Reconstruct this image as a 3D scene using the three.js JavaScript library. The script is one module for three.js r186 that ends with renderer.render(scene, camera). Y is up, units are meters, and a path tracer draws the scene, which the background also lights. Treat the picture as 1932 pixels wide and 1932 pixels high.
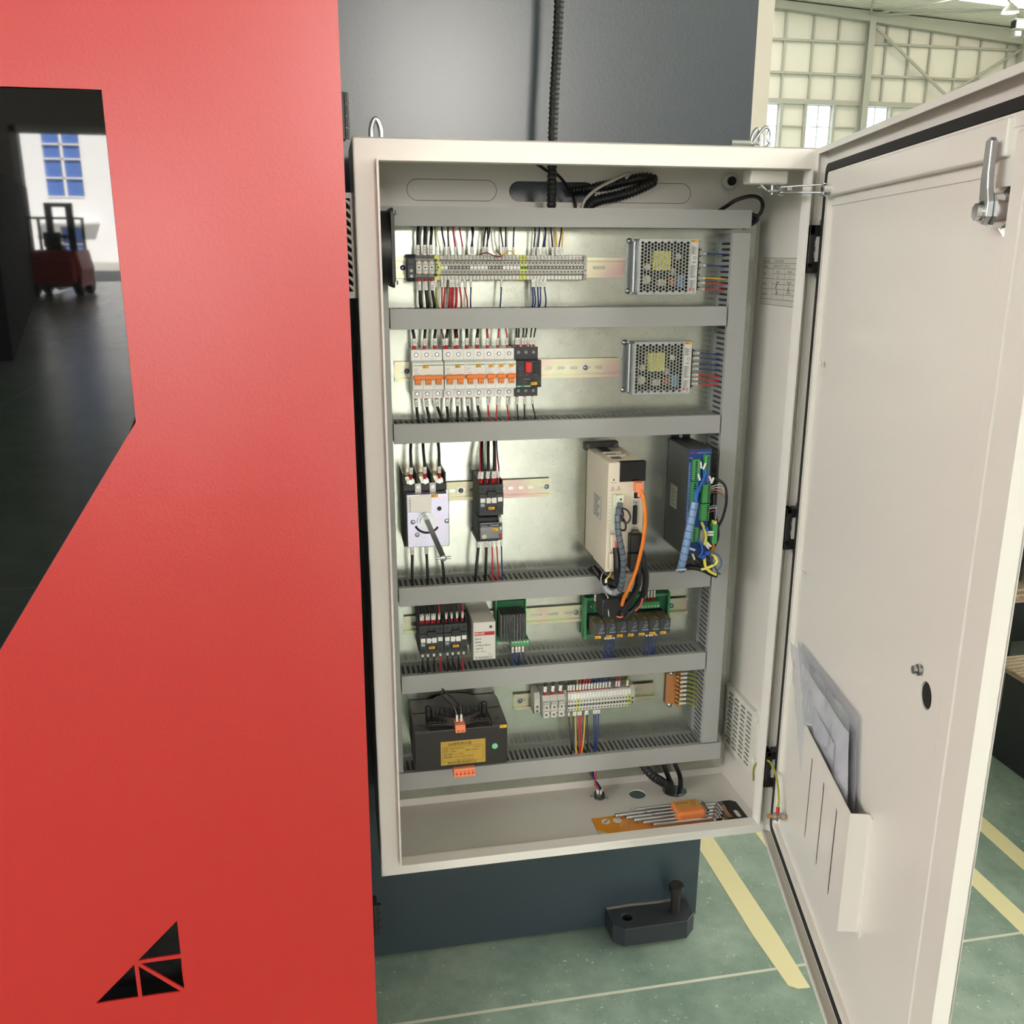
import * as THREE from 'three';
import { mergeGeometries } from 'three/addons/utils/BufferGeometryUtils.js';
import { RoundedBoxGeometry } from 'three/addons/geometries/RoundedBoxGeometry.js';
import { RectAreaLightUniformsLib } from 'three/addons/lights/RectAreaLightUniformsLib.js';

// ---------- camera, sky, sun, area lights, exposure (numbers are millimetres, scaled to metres; y = 0 is the underside of the cabinet until the last lines lift all by 0.4 m) ----------
const scene = new THREE.Scene();
const camera = new THREE.PerspectiveCamera(57.11, 1, 0.05, 200);
{
  const r = new THREE.Vector3(0.2672, 0.1895, 0.0232), a = r.length();
  camera.quaternion.setFromAxisAngle(r.normalize(), -a);
  camera.position.set(-0.0488, 1.0976, 1.4991);
}
scene.add(camera);
scene.background = new THREE.Color(0.62, 0.8, 1.0);
scene.backgroundIntensity = 3.2;
RectAreaLightUniformsLib.init();
const EXPOSURE = 1.35;
const sun = new THREE.DirectionalLight(0xfff8ee, 62);
sun.position.set(14, 34, -30); sun.target.position.set(0, 0, 0);
sun.castShadow = true; sun.shadow.camera.left = -45; sun.shadow.camera.right = 45; sun.shadow.camera.top = 45; sun.shadow.camera.bottom = -45; sun.shadow.camera.far = 140; sun.shadow.mapSize.set(2048, 2048);
scene.add(sun, sun.target);
function areaLight(w, h, x, y, z, tx, ty, tz, power, color = 0xfffdf9) {
  const l = new THREE.RectAreaLight(color, power, w / 1000, h / 1000);
  l.position.set(x, y, z).multiplyScalar(0.001); l.lookAt(tx / 1000, ty / 1000, tz / 1000);
  scene.add(l); return l;
}
// unseen key window, unseen band lighting the door, added fill band, then roof skylight strips
areaLight(3000, 5000, 3900, 6000, 30230, 3900, 6000, 0, 30, 0xfffaf3);
areaLight(26000, 3300, -19850, 6900, 13000, 0, 6900, 13000, 8, 0xf4f7ff);
areaLight(26000, 3300, 28350, 6900, 4000, 0, 6900, 4000, 7, 0xfff8ee);
const SKYLIGHT_Z = [-33300, -25000, -16000, -7000, 3000, 12000, 21000], SKYLIGHT_POWER = 8;

// ---------- helpers ----------
let seed = 7; const rnd = () => { seed = (seed * 1664525 + 1013904223) >>> 0; return seed / 4294967296; };
const used = {};
const nm = (n) => { const k = used[n] = (used[n] ?? -1) + 1; return k ? n + '_' + String(k).padStart(3, '0') : n; };
const B = (x0, x1, y0, y1, z0, z1) => { const g = new THREE.BoxGeometry(x1 - x0, y1 - y0, z1 - z0); g.translate((x0 + x1) / 2, (y0 + y1) / 2, (z0 + z1) / 2); return g; };
const RB = (x0, x1, y0, y1, z0, z1, r = 1, s = 2) => { const g = new RoundedBoxGeometry(x1 - x0, y1 - y0, z1 - z0, s, Math.min(r, (x1 - x0) / 2.01, (y1 - y0) / 2.01, (z1 - z0) / 2.01)); g.translate((x0 + x1) / 2, (y0 + y1) / 2, (z0 + z1) / 2); return g; };
const turnTo = (g, ax) => { if (ax === 'x') g.rotateZ(-Math.PI / 2); if (ax === 'z') g.rotateX(Math.PI / 2); return g; };
const CY = (r, len, ax, x, y, z, seg = 16, r2 = r) => { const g = turnTo(new THREE.CylinderGeometry(r2, r, len, seg), ax); g.translate(x, y, z); return g; };
const LA = (pts, ax, x, y, z, seg = 20) => { const g = turnTo(new THREE.LatheGeometry(pts.map((p) => new THREE.Vector2(p[0], p[1])), seg), ax); g.translate(x, y, z); return g; };
const V = (p) => new THREE.Vector3(p[0], p[1], p[2]);
const TU = (pts, r, seg = 0, rad = 8, closed = false, tension = 0.5) => new THREE.TubeGeometry(new THREE.CatmullRomCurve3(pts.map(V), closed, 'catmullrom', tension), seg || Math.max(6, pts.length * 5), r, rad, closed);
const SH = (pts) => new THREE.Shape(pts.map((p) => new THREE.Vector2(p[0], p[1])));
const HO = (pts) => new THREE.Path(pts.map((p) => new THREE.Vector2(p[0], p[1])));
const rectPts = (x0, x1, y0, y1) => [[x0, y0], [x1, y0], [x1, y1], [x0, y1]];
const stad = (cx, cy, w, h, n = 5) => { // rounded slot, long side w or h
  const out = [], r = Math.min(w, h) / 2, hor = w > h, l = Math.max(w, h) / 2 - r;
  for (let k = 0; k < 2; k++) for (let i = 0; i <= n; i++) { const a = (hor ? -Math.PI / 2 : 0) + k * Math.PI + (i / n) * Math.PI, d = k ? -l : l; out.push([cx + (hor ? d : 0) + r * Math.cos(a), cy + (hor ? 0 : d) + r * Math.sin(a)]); }
  return out;
};
const circ = (cx, cy, r, n = 16) => Array.from({ length: n }, (_, i) => [cx + r * Math.cos(i / n * 2 * Math.PI), cy + r * Math.sin(i / n * 2 * Math.PI)]);
const EX = (pts, depth, z0 = 0, holes = [], bevel = 0) => { const s = SH(pts); for (const h of holes) s.holes.push(HO(h)); const g = new THREE.ExtrudeGeometry(s, { depth, bevelEnabled: bevel > 0, bevelSize: bevel, bevelThickness: bevel, bevelSegments: 1, steps: 1, curveSegments: 6 }); g.translate(0, 0, z0); return g; };
// profile in (z, y) swept along x
const PX = (pts, x0, x1, bevel = 0) => { const g = EX(pts.map(([z, y]) => [-z, y]), x1 - x0 - 2 * bevel, bevel, [], bevel); g.rotateY(Math.PI / 2); g.translate(x0, 0, 0); return g; };
function boxUV(g) {
  const p = g.attributes.position, n = g.attributes.normal, uv = new Float32Array(p.count * 2);
  for (let i = 0; i < p.count; i++) {
    const ax = Math.abs(n.getX(i)), ay = Math.abs(n.getY(i)), az = Math.abs(n.getZ(i)), x = p.getX(i) / 1000, y = p.getY(i) / 1000, z = p.getZ(i) / 1000;
    if (az >= ax && az >= ay) { uv[2 * i] = x; uv[2 * i + 1] = y; } else if (ax >= ay) { uv[2 * i] = z; uv[2 * i + 1] = y; } else { uv[2 * i] = x; uv[2 * i + 1] = z; }
  }
  g.setAttribute('uv', new THREE.BufferAttribute(uv, 2));
}
function fuse(geos, keep) {
  const list = geos.map((g) => { const h = g.index ? g.toNonIndexed() : g; for (const k of Object.keys(h.attributes)) if (!['position', 'normal', 'uv'].includes(k)) h.deleteAttribute(k); return h; });
  const g = list.length > 1 ? mergeGeometries(list) : list[0];
  if (!keep) boxUV(g);
  g.scale(0.001, 0.001, 0.001); return g;
}
function thing(name, label, category, x = 0, y = 0, z = 0, group) {
  const o = new THREE.Group(); o.name = nm(name); o.position.set(x, y, z).multiplyScalar(0.001); o.userData = { label, category }; if (group) o.userData.group = group;
  scene.add(o); return o;
}
function obj(name, geos, mat, parent, opt = {}) {
  const m = new THREE.Mesh(fuse(Array.isArray(geos) ? geos : [geos], opt.keep), mat); m.castShadow = m.receiveShadow = true;
  m.name = parent ? name : nm(name); if (opt.label) m.userData.label = opt.label; if (opt.kind) m.userData.kind = opt.kind;
  (parent ?? scene).add(m); return m;
}
const structure = (name, geos, mat, parent) => obj(name, geos, mat, parent, parent ? {} : { kind: 'structure' });
function dup(src, x, y, z, label, base) { const o = src.clone(); o.name = nm(base ?? src.name.replace(/_\d{3}$/, '')); o.userData = { ...src.userData, label }; o.position.set(x, y, z).multiplyScalar(0.001); scene.add(o); return o; }
const ORD = 'first second third fourth fifth sixth seventh eighth ninth tenth eleventh twelfth thirteenth fourteenth fifteenth sixteenth seventeenth eighteenth nineteenth twentieth'.split(' ');
const ord = (i) => i < 20 ? ORD[i] : i < 29 ? 'twenty-' + ORD[i - 20] : i === 29 ? 'thirtieth' : i < 39 ? 'thirty-' + ORD[i - 30] : 'fortieth';

// ---------- procedural textures ----------
function field(n, cells, s0) { // tileable value noise, n x n, several octaves [cells, weight]
  const out = new Float32Array(n * n); let s = s0;
  const r = () => { s = (s * 1664525 + 1013904223) >>> 0; return s / 4294967296; };
  for (const [c, w] of cells) {
    const t = Float32Array.from({ length: c * c }, r);
    for (let y = 0; y < n; y++) for (let x = 0; x < n; x++) {
      const fx = x / n * c, fy = y / n * c, ix = fx | 0, iy = fy | 0, u = fx - ix, v = fy - iy, a = u * u * (3 - 2 * u), b = v * v * (3 - 2 * v), jx = (ix + 1) % c, jy = (iy + 1) % c;
      out[y * n + x] += w * ((t[iy * c + ix] * (1 - a) + t[iy * c + jx] * a) * (1 - b) + (t[jy * c + ix] * (1 - a) + t[jy * c + jx] * a) * b);
    }
  }
  return out;
}
function texture(n, f, srgb, metres) {
  const d = new Uint8Array(n * n * 4);
  for (let i = 0; i < n * n; i++) { const c = f(i); d[4 * i] = c[0]; d[4 * i + 1] = c[1]; d[4 * i + 2] = c[2]; d[4 * i + 3] = 255; }
  const t = new THREE.DataTexture(d, n, n); t.wrapS = t.wrapT = THREE.RepeatWrapping; t.magFilter = THREE.LinearFilter; t.minFilter = THREE.LinearMipmapLinearFilter; t.generateMipmaps = true;
  if (srgb) t.colorSpace = THREE.SRGBColorSpace; t.repeat.set(1 / metres, 1 / metres); t.needsUpdate = true; return t;
}
const cl = (v) => Math.max(0, Math.min(255, v)), gray = (v) => [cl(v), cl(v), cl(v)];
const fPeel = field(512, [[56, 0.6], [112, 0.4]], 11), fFine = field(512, [[128, 0.6], [256, 0.4]], 12), fBroad = field(512, [[5, 0.4], [13, 0.3], [40, 0.2], [120, 0.1]], 13), fSpeck = field(512, [[170, 1]], 14);
const tPeel = texture(512, (i) => gray(255 * fPeel[i]), false, 0.2), tFine = texture(512, (i) => gray(255 * fFine[i]), false, 0.12);
const tFloor = texture(512, (i) => { const b = fBroad[i], s = fSpeck[i], k = (b - 0.5) * 56 + (s > 0.955 ? 60 : s < 0.05 ? -22 : 0); return [cl(136 + k), cl(154 + k * 0.9), cl(142 + k * 0.85)]; }, true, 0.9);
const tZinc = texture(512, (i) => { const b = fBroad[i], s = fSpeck[i]; const k = (b - 0.5) * 30 + (s < 0.07 ? -44 : s < 0.14 ? -18 : 0); return [cl(224 + k), cl(226 + k), cl(219 + k)]; }, true, 0.28);
const tZincRough = texture(512, (i) => gray(58 + 14 * (fBroad[i] - 0.5) + 8 * (fFine[i] - 0.5)), false, 0.5);
const fWave = field(512, [[4, 0.6], [9, 0.4]], 21);
const tRail = texture(512, (i) => { const h = cl((fWave[i] - 0.2) * 425) / 255, c = new THREE.Color().setHSL((0.03 + h * 0.34) % 1, 0.2, 0.7); return [255 * c.r, 255 * c.g, 255 * c.b]; }, true, 0.3);
const tPlated = texture(512, (i) => { const h = fWave[i], c = new THREE.Color().setHSL((0.56 + h * 0.36) % 1, 0.16, 0.76); return [255 * c.r, 255 * c.g, 255 * c.b]; }, true, 0.24);
const tWood = texture(512, (i) => { const x = i % 512, y = (i / 512) | 0, k = 20 * Math.sin(y * 0.35 + 9 * fBroad[i]) + 70 * (fBroad[i] - 0.5); return [cl(150 + k), cl(132 + k), cl(108 + k)]; }, true, 0.6);

// ---------- materials ----------
const M = (c, rough = 0.5, metal = 0, extra = {}) => new THREE.MeshStandardMaterial({ color: c, roughness: rough, metalness: metal, side: THREE.DoubleSide, ...extra });
const P = (c, rough, extra = {}) => new THREE.MeshPhysicalMaterial({ color: c, roughness: rough, side: THREE.DoubleSide, ...extra });
const enamel = M(0xe6e1da, 0.38, 0, { bumpMap: tFine, bumpScale: 0.00006 }), enamelIn = M(0xded9d1, 0.42, 0, { bumpMap: tFine, bumpScale: 0.00008 }), enamelDoor = M(0xdfdad2, 0.3, 0, { bumpMap: tFine, bumpScale: 0.00008 });
const redPaint = P(new THREE.Color(0.5, 0.008, 0.007), 0.45, { clearcoat: 1, clearcoatRoughness: 0.3, bumpMap: tPeel, bumpScale: 0.0004 });
const bluePaint = P(new THREE.Color(0.021, 0.036, 0.048), 0.4, { bumpMap: tPeel, bumpScale: 0.0003, clearcoat: 0.8, clearcoatRoughness: 0.25 });
const zinc = M(0xd2d5cf, 1, 0.85, { map: tZinc, roughnessMap: tZincRough }), railMat = M(0xffffff, 0.34, 0.85, { map: tRail }), plated = M(0xffffff, 0.3, 0.8, { map: tPlated });
const duct = M(0x9b9b98, 0.55), ductIn = M(0x8e908e, 0.6), ductCap = M(0xa6a6a3, 0.5);
const black = M(0x121213, 0.5), satin = M(0x1d1d1e, 0.42), charcoal = M(0x35393b, 0.5), steel = M(0xb6b9b9, 0.3, 1), chrome = M(0xdedede, 0.12, 1), darkSteel = M(0x6b6c6c, 0.35, 1), galv = M(0xbfc3c4, 0.32, 0.9);
const white = M(0xf0efea, 0.42), offWhite = M(0xdfddd4, 0.45), paper = M(0xeeece6, 0.7), grayPlastic = M(0xb4b1a8, 0.5), darkGray = M(0x55534f, 0.5), lightGray = M(0xc9c7bf, 0.5);
const orangeP = M(0xf0822a, 0.42), salmon = M(0xf59468, 0.5), redP = M(0xd8222b, 0.42), ferruleRed = M(0xb51c22, 0.4), greenP = M(0x4aa05c, 0.45), greenPcb = M(0x14603a, 0.4), greenCarrier = M(0x3f8f5c, 0.42), yellowP = M(0xe9df75, 0.5), yellowGreen = M(0xd6d667, 0.5), cream = M(0xddd1bd, 0.48), bluePanel = M(0x1c3f86, 0.4), brass = M(0xc9a36a, 0.35, 0.9), copper = M(0xd49a6a, 0.38, 0.9), tag = M(0xf2b52c, 0.5);
const wireBlack = M(0x0e0e10, 0.4), wireRed = M(0xc01f2b, 0.42), wireDark = M(0x7e1a20, 0.42), wireBlue = M(0x15306f, 0.42), wireYellow = M(0xe0b52e, 0.42), wireGY = M(0x9a9a2e, 0.42), wireWhite = M(0xd9d5cb, 0.45), wireLight = M(0x2f6fc4, 0.4);
const rubber = M(0x1a1a1b, 0.62), corrugated = M(0x1b1b1d, 0.38);
const glassBlack = P(new THREE.Color(0.004, 0.004, 0.0045), 0.02, { ior: 1.55 });
const clear = P(0xf4f5f7, 0.08, { transmission: 0.9, thickness: 0, ior: 1.4 });

// ---------- print: one sheet for all lettering ----------
const sheet = document.createElement('canvas'); sheet.width = sheet.height = 2048;
const pen = sheet.getContext('2d'); pen.fillStyle = '#f2f0ea'; pen.fillRect(0, 0, 2048, 2048);
let sx = 0, sy = 0, sh = 0;
function print(w, h, draw, bg = '#f2f0ea', k = 5) {
  const pw = Math.ceil(w * k), ph = Math.ceil(h * k); if (sx + pw + 4 > 2048) { sx = 0; sy += sh + 4; sh = 0; } sh = Math.max(sh, ph);
  pen.save(); pen.beginPath(); pen.rect(sx, sy, pw, ph); pen.clip(); pen.translate(sx, sy); pen.scale(k, k); pen.fillStyle = bg; pen.fillRect(0, 0, w + 1, h + 1); draw(pen, w, h); pen.restore();
  const r = { u0: (sx + 1) / 2048, u1: (sx + w * k - 1) / 2048, v1: 1 - (sy + 1) / 2048, v0: 1 - (sy + h * k - 1) / 2048, w, h }; sx += pw + 4; return r;
}
const sheetTex = new THREE.CanvasTexture(sheet); sheetTex.colorSpace = THREE.SRGBColorSpace;
const printMat = new THREE.MeshStandardMaterial({ map: sheetTex, roughness: 0.55 });
function stick(parent, r, x, y, z, opt = {}) { // sticker centred at x, y, z; faces +z unless turned
  const g = new THREE.PlaneGeometry(opt.w ?? r.w, opt.h ?? r.h), uv = g.attributes.uv;
  for (let i = 0; i < 4; i++) uv.setXY(i, uv.getX(i) ? r.u1 : r.u0, uv.getY(i) ? r.v1 : r.v0);
  if (opt.rz) g.rotateZ(opt.rz); if (opt.rx) g.rotateX(opt.rx); if (opt.ry) g.rotateY(opt.ry); g.translate(x, y, z);
  return obj(opt.name ?? 'printed_label', g, opt.mat ?? printMat, parent, { keep: true });
}
const txt = (c, s, x, y, size, color = '#222', font = 'sans-serif', w = 'normal') => { c.fillStyle = color; c.font = `${w} ${size}px ${font}`; c.fillText(s, x, y); };
// simple strokes of the Chinese characters on the labels, on a 9 x 9 grid
const HZ = {
  控: '12422119 3324 03433149 5090 5153 9193 6273 8272 5595 7559 4999', 制: '2010 1151 0353 3139 0525 0508 5558 7178 9099 8999', 变: '5060 1191 3134 7174 2224 8284 2575 2579 7529', 压: '1191 1109 3484 5358 2898 7687',
  器: '1131 1113 3133 1333 5181 5153 8183 5383 0494 4527 5587 1737 1719 3739 1939 5787 5759 8789 5989', 型: '1141 0343 2125 4145 6164 9195 0676 4549 0999', 号: '2070 2023 7073 2373 0595 3537 3777 7779 5979', 功: '0141 2126 0746 4393 6239 9388 8878', 率: '5051 1191 5132 3254 7222 0314 8393 1616 0797 5659',
  频: '2024 0444 2242 4144 2527 0649 5191 7153 5393 5387 9387 7549', 输: '0131 2029 0434 6042 6092 4484 4549 7579 9599 4575 4777', 入: '4050 5044 4409 5599', 电: '1282 8286 1686 1216 1484 5059 5999', 出: '5059 1014 1484 8480 1619 1999 9996', 南: '0191 5053 1393 1319 9399 3474 3676 5459', 京: '5061 0292 2464 2427 6467 2767 5759 3719 7799',
  天: '1181 0494 5154 5409 5499', 锡: '2011 1131 0333 0636 2129 5090 5054 9094 5494 5292 5599 9599 6579', 科: '3012 0333 2129 2305 5162 5364 4696 8089', 技: '0232 2029 0537 4292 6064 4494 4579 9549', 有: '0191 4109 3383 3339 8389 3585 3787', 限: '0103 0109 0131 3123 3335 5090 9094 5294 5494 5059 5978 6699', 公: '3004 6094 4518 1889 6799', 司: '1191 9199 1363 1656 1619 5659 1959',
  继: '3013 1333 3306 0636 0848 5151 5059 5999 7078 4494 6183', 工: '1181 5159 0999', 作: '3004 2229 5042 4292 6269 6494 6696', 三: '1181 2575 0999', 相: '0343 2029 2306 2346 5191 5159 9199 5494 5696 5999', 符: '1012 1131 5052 5181 2329 4595 8389 6577', 合: '5003 5093 2373 2575 2529 7579 2979', 标: '0343 2029 2306 2346 5191 4494 7479 6588', 准: '1112 1514 5043 4349 6393 6090 4494 4696 4999 7379', 德: '3004 2429 4191 6062 4292 4294 4495 5699', 力: '1282 5059 8288 8878', 西: '0191 1383 1319 8389 1989 4146 6166',
};
function hz(c, s, x, y, size, color = '#222', lw = 0.09) {
  c.strokeStyle = color; c.lineWidth = size * lw;
  for (const ch of s) {
    if (HZ[ch]) { c.beginPath(); for (const q of HZ[ch].split(' ')) for (let i = 0; i + 3 < q.length; i += 4) { c.moveTo(x + q[i] * size / 10, y - size + q[i + 1] * size / 10 + size * 0.08); c.lineTo(x + q[i + 2] * size / 10, y - size + q[i + 3] * size / 10 + size * 0.08); } c.stroke(); x += size * 1.05; }
    else { c.fillStyle = color; c.font = `${size}px sans-serif`; c.fillText(ch, x, y); x += c.measureText(ch).width; }
  }
}

// ---------- the hall ----------
const FY = -400, XL = -20000, XR = 28500, ZF = -36000, ZN = 30400, RIDGE = 4250, roofY = (x) => 11250 - Math.abs(x - RIDGE) * 0.0548;
const floorMat = M(0xffffff, 0.24, 0, { map: tFloor, bumpMap: tFine, bumpScale: 0.0001 });
const jointMat = M(0xc9c8b8, 0.7), wallMat = M(0xdedacd, 0.6), frameMat = M(0xa9a99c, 0.5), roofMat = M(0xdedbcd, 0.6), concrete = M(0xb9b6ae, 0.85);
const floor = structure('floor', B(XL - 200, XR + 200, FY - 200, FY, ZF - 200, ZN + 200), floorMat);
structure('joint_line', [B(-3000, 6000, FY - 2, FY + 0.4, -74, -67)], jointMat, floor);
for (const [x, z] of [[0, 2930], [0, 5930], [0, -3070], [0, 8930], [0, 11930], [0, 14930]]) structure('joint_line', B(-9000 + x, 12000, FY - 2, FY + 0.4, z, z + 7), jointMat, floor);
for (const x of [-9000, -6000, -3000, 3200, 6200]) structure('joint_line', B(x, x + 7, FY - 2, FY + 0.4, -12000, 29000), jointMat, floor);
// far gable wall with its openings, girts, posts and windows
const far = structure('wall_far', [B(XL, XR, FY, 4300, ZF - 150, ZF), B(XL, XR, 6870, 11300, ZF - 150, ZF)], wallMat);
const winX = []; for (let b = -2; b <= 5; b++) for (const dx of [-1420, 860, 3140]) { const x = 14550 + 1420 + (b - 3) * 7050 + dx; if (x > XL + 300 && x < XR - 1300) winX.push(x); }
winX.sort((a, b) => a - b);
{
  let last = XL; for (const x of [...winX, XR]) { structure('wall_panel', B(last, x, 4300, 6870, ZF - 150, ZF), wallMat, far); last = x + 1110; }
}
const pane = P(0xffffff, 0.05, { transmission: 1, thickness: 0, ior: 1.3 });
winX.forEach((x, i) => {
  const w = structure('window_' + (i + 1), [B(x, x + 40, 4300, 6870, ZF - 90, ZF - 30), B(x + 1070, x + 1110, 4300, 6870, ZF - 90, ZF - 30), B(x, x + 1110, 6830, 6870, ZF - 90, ZF - 30), B(x, x + 1110, 4300, 4340, ZF - 90, ZF - 30)], frameMat);
  structure('mullion', B(x + 540, x + 570, 4340, 6830, ZF - 85, ZF - 40), frameMat, w);
  for (const y of [6050, 5170]) structure('transom', B(x + 40, x + 1070, y - 14, y + 14, ZF - 85, ZF - 40), frameMat, w);
  for (const [a, b] of [[40, 540], [570, 1070]]) for (const [c, d] of [[4340, 5156], [5184, 6036], [6064, 6830]]) structure('pane', B(x + a, x + b, c, d, ZF - 62, ZF - 58), pane, w);
});
for (const y of [10215, 9160, 7985]) structure('girt', B(XL, XR, y - 45, y + 45, ZF, ZF + 140), frameMat, far);
structure('girt', B(XL, XR, 6850, 7040, ZF, ZF + 150), frameMat, far);
for (const x of [11900, 12950, 15700, 16850, 17950, 19135, 20220, 22290, 23310, 24255, 25450, 26510, 27730]) structure('post', B(x - 35, x + 35, 7040, roofY(x) - 300, ZF, ZF + 110), frameMat, far);
for (const x of winX) if (x > 11000) for (const s of [x - 130, x + 1120]) structure('post', B(s, s + 120, 4300, 6850, ZF, ZF + 130), frameMat, far);
for (const x of winX) if (x > 11000 && x < XR - 2500) structure('girt', B(x + 1240, x + 2150, 6010, 6060, ZF, ZF + 90), frameMat, far);
for (const x of [-6850, 200, 7250, 14300, 21450]) structure('column', [B(x - 130, x + 130, FY, roofY(x) - 250, ZF + 156, ZF + 172), B(x - 130, x + 130, FY, roofY(x) - 250, ZF + 390, ZF + 410), B(x - 8, x + 8, FY, roofY(x) - 250, ZF + 172, ZF + 390)], frameMat, far);
structure('column', B(XR - 320, XR - 60, FY, roofY(XR) - 200, ZF + 130, ZF + 430), frameMat, far);
{
  const rf = (a, b, da, db) => EX([[a, roofY(a) - 60], [b, roofY(b) - 60], [b, roofY(b) - 60 - db], [a, roofY(a) - 60 - da]], 260, ZF + 140);
  structure('rafter', rf(RIDGE, 17800, 400, 280), frameMat, far); structure('rafter', rf(17800, 28300, 280, 540), frameMat, far); structure('rafter', rf(XL + 200, RIDGE, 540, 400), frameMat, far);
  const rod = (a, b, r) => structure('brace', TU([a, [(a[0] + b[0]) / 2, (a[1] + b[1]) / 2, (a[2] + b[2]) / 2], b], r, 2, 8), frameMat, far);
  rod([21615, 9730, ZF + 300], [25030, 7340, ZF + 300], 62); rod([28230, 9180, ZF + 300], [25030, 7340, ZF + 300], 52); 
  rod([21400, 10120, ZF + 400], [26600, 10000, -33300], 40); rod([21300, 10120, ZF + 400], [24200, 10060, -31000], 36); rod([21300, 10140, ZF + 400], [20000, 10260, -33200], 36); rod([28250, 9860, ZF + 400], [24000, 10060, -31500], 36);
}
// the other walls and the roof
structure('wall_right', [B(XR, XR + 200, FY, 5200, ZF - 150, ZN + 200), B(XR, XR + 200, 8600, 10500, ZF - 150, ZN + 200), B(XR, XR + 200, 5200, 8600, ZF - 150, -9100), B(XR, XR + 200, 5200, 8600, 17100, ZN + 200)], wallMat);
structure('wall_left', [B(XL - 200, XL, FY, 5200, ZF - 150, ZN + 200), B(XL - 200, XL, 8600, 10500, ZF - 150, ZN + 200), B(XL - 200, XL, 5200, 8600, ZF - 150, -100), B(XL - 200, XL, 5200, 8600, 26100, ZN + 200)], wallMat);
structure('wall_near', [B(XL, -8700, FY, 11400, ZN, ZN + 200), B(-3600, 2350, FY, 11400, ZN, ZN + 200), B(2350, 5450, FY, 3450, ZN, ZN + 200), B(2350, 5450, 8550, 11400, ZN, ZN + 200), B(5450, XR, FY, 11400, ZN, ZN + 200), B(-8700, -3600, 3850, 11400, ZN, ZN + 200)], M(0x8a8276, 0.7));
structure('trim_1', [B(-8900, -8700, FY, 4050, ZN - 60, ZN), B(-3600, -3400, FY, 4050, ZN - 60, ZN), B(-8900, -3400, 3850, 4050, ZN - 60, ZN)], frameMat);
const glow = (power) => new THREE.MeshStandardMaterial({ color: 0xffffff, roughness: 0.6, emissive: 0xfff6ea, emissiveIntensity: power });
{
  const w = structure('window_90', [B(2350, 5450, 3450, 3520, ZN, ZN + 100), B(2350, 5450, 8480, 8550, ZN, ZN + 100), B(2350, 2420, 3520, 8480, ZN, ZN + 100), B(5380, 5450, 3520, 8480, ZN, ZN + 100)], frameMat), g = glow(8);  // unseen window, placed behind the camera to light the cabinet front
  for (let i = 0; i < 3; i++) for (let k = 0; k < 3; k++) structure('unseen_glow_pane', B(2430 + i * 990, 3390 + i * 990, 3530 + k * 1660, 5160 + k * 1660, ZN + 20, ZN + 40), g, w);
  const g2 = glow(5);
  for (const [n, x, z0] of [['window_91', XL - 40, 0], ['window_92', XR + 20, -9000]]) { const o = structure(n, [B(x - 10, x + 30, 5200, 5280, z0 - 100, z0 + 26100), B(x - 10, x + 30, 8520, 8600, z0 - 100, z0 + 26100)], frameMat); for (let i = 0; i < 13; i++) structure('unseen_glow_pane', B(x, x + 20, 5280, 8520, z0 + 20 + i * 2000, z0 + 1980 + i * 2000), g2, o); }  // first band unseen, placed to light the door; second added as fill
}
const tRib = texture(512, (i) => gray(128 + 110 * Math.sin((((i / 512) | 0) / 512) * 2 * Math.PI * 4)), false, 1);
roofMat.bumpMap = tRib; roofMat.bumpScale = 0.03;
{
  const slab = (a, b, z0, z1) => EX([[a, roofY(a)], [b, roofY(b)], [b, roofY(b) + 160], [a, roofY(a) + 160]], z1 - z0, z0);
  const roof = structure('roof', slab(XL - 200, RIDGE, ZF - 200, ZN + 300), roofMat), cuts = [ZF - 200, ...SKYLIGHT_Z.flatMap((z) => [z, z + 900]), ZN + 300];
  for (let i = 0; i < cuts.length; i += 2) structure('roof_sheet', slab(RIDGE, XR + 200, cuts[i], cuts[i + 1]), roofMat, roof);
  SKYLIGHT_Z.forEach((z) => {
    structure('skylight_window_pane', slab(RIDGE, XR + 200, z, z + 900), new THREE.MeshStandardMaterial({ color: 0xffffff, roughness: 0.7, emissive: 0xfff8ea, emissiveIntensity: 3.2 }), roof);
    const c = 15000, l = areaLight(21000, 860, c, roofY(c) - 30, z + 450, c, 0, z + 450, SKYLIGHT_POWER * (z < -30000 ? 0.5 : 1)); l.lookAt(c / 1000 - 0.0548, roofY(c) / 1000 - 1.03, (z + 450) / 1000);
  });
  for (let z = -33000; z < ZN; z += 7000) structure('rafter', [EX([[XL, roofY(XL) - 40], [RIDGE, roofY(RIDGE) - 40], [XR, roofY(XR) - 40], [XR, roofY(XR) - 440], [RIDGE, roofY(RIDGE) - 440], [XL, roofY(XL) - 440]], 180, z + (z < -30000 ? 6000 : 0))], frameMat, roof);
}
structure('column', [B(3320, 3455, FY, 10500, -6020, -6000), B(3440, 3455, FY, 10500, -6160, -6020), B(3385, 3512, FY, 10500, -6180, -6160)], M(0xc9c1b2, 0.5));
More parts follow.
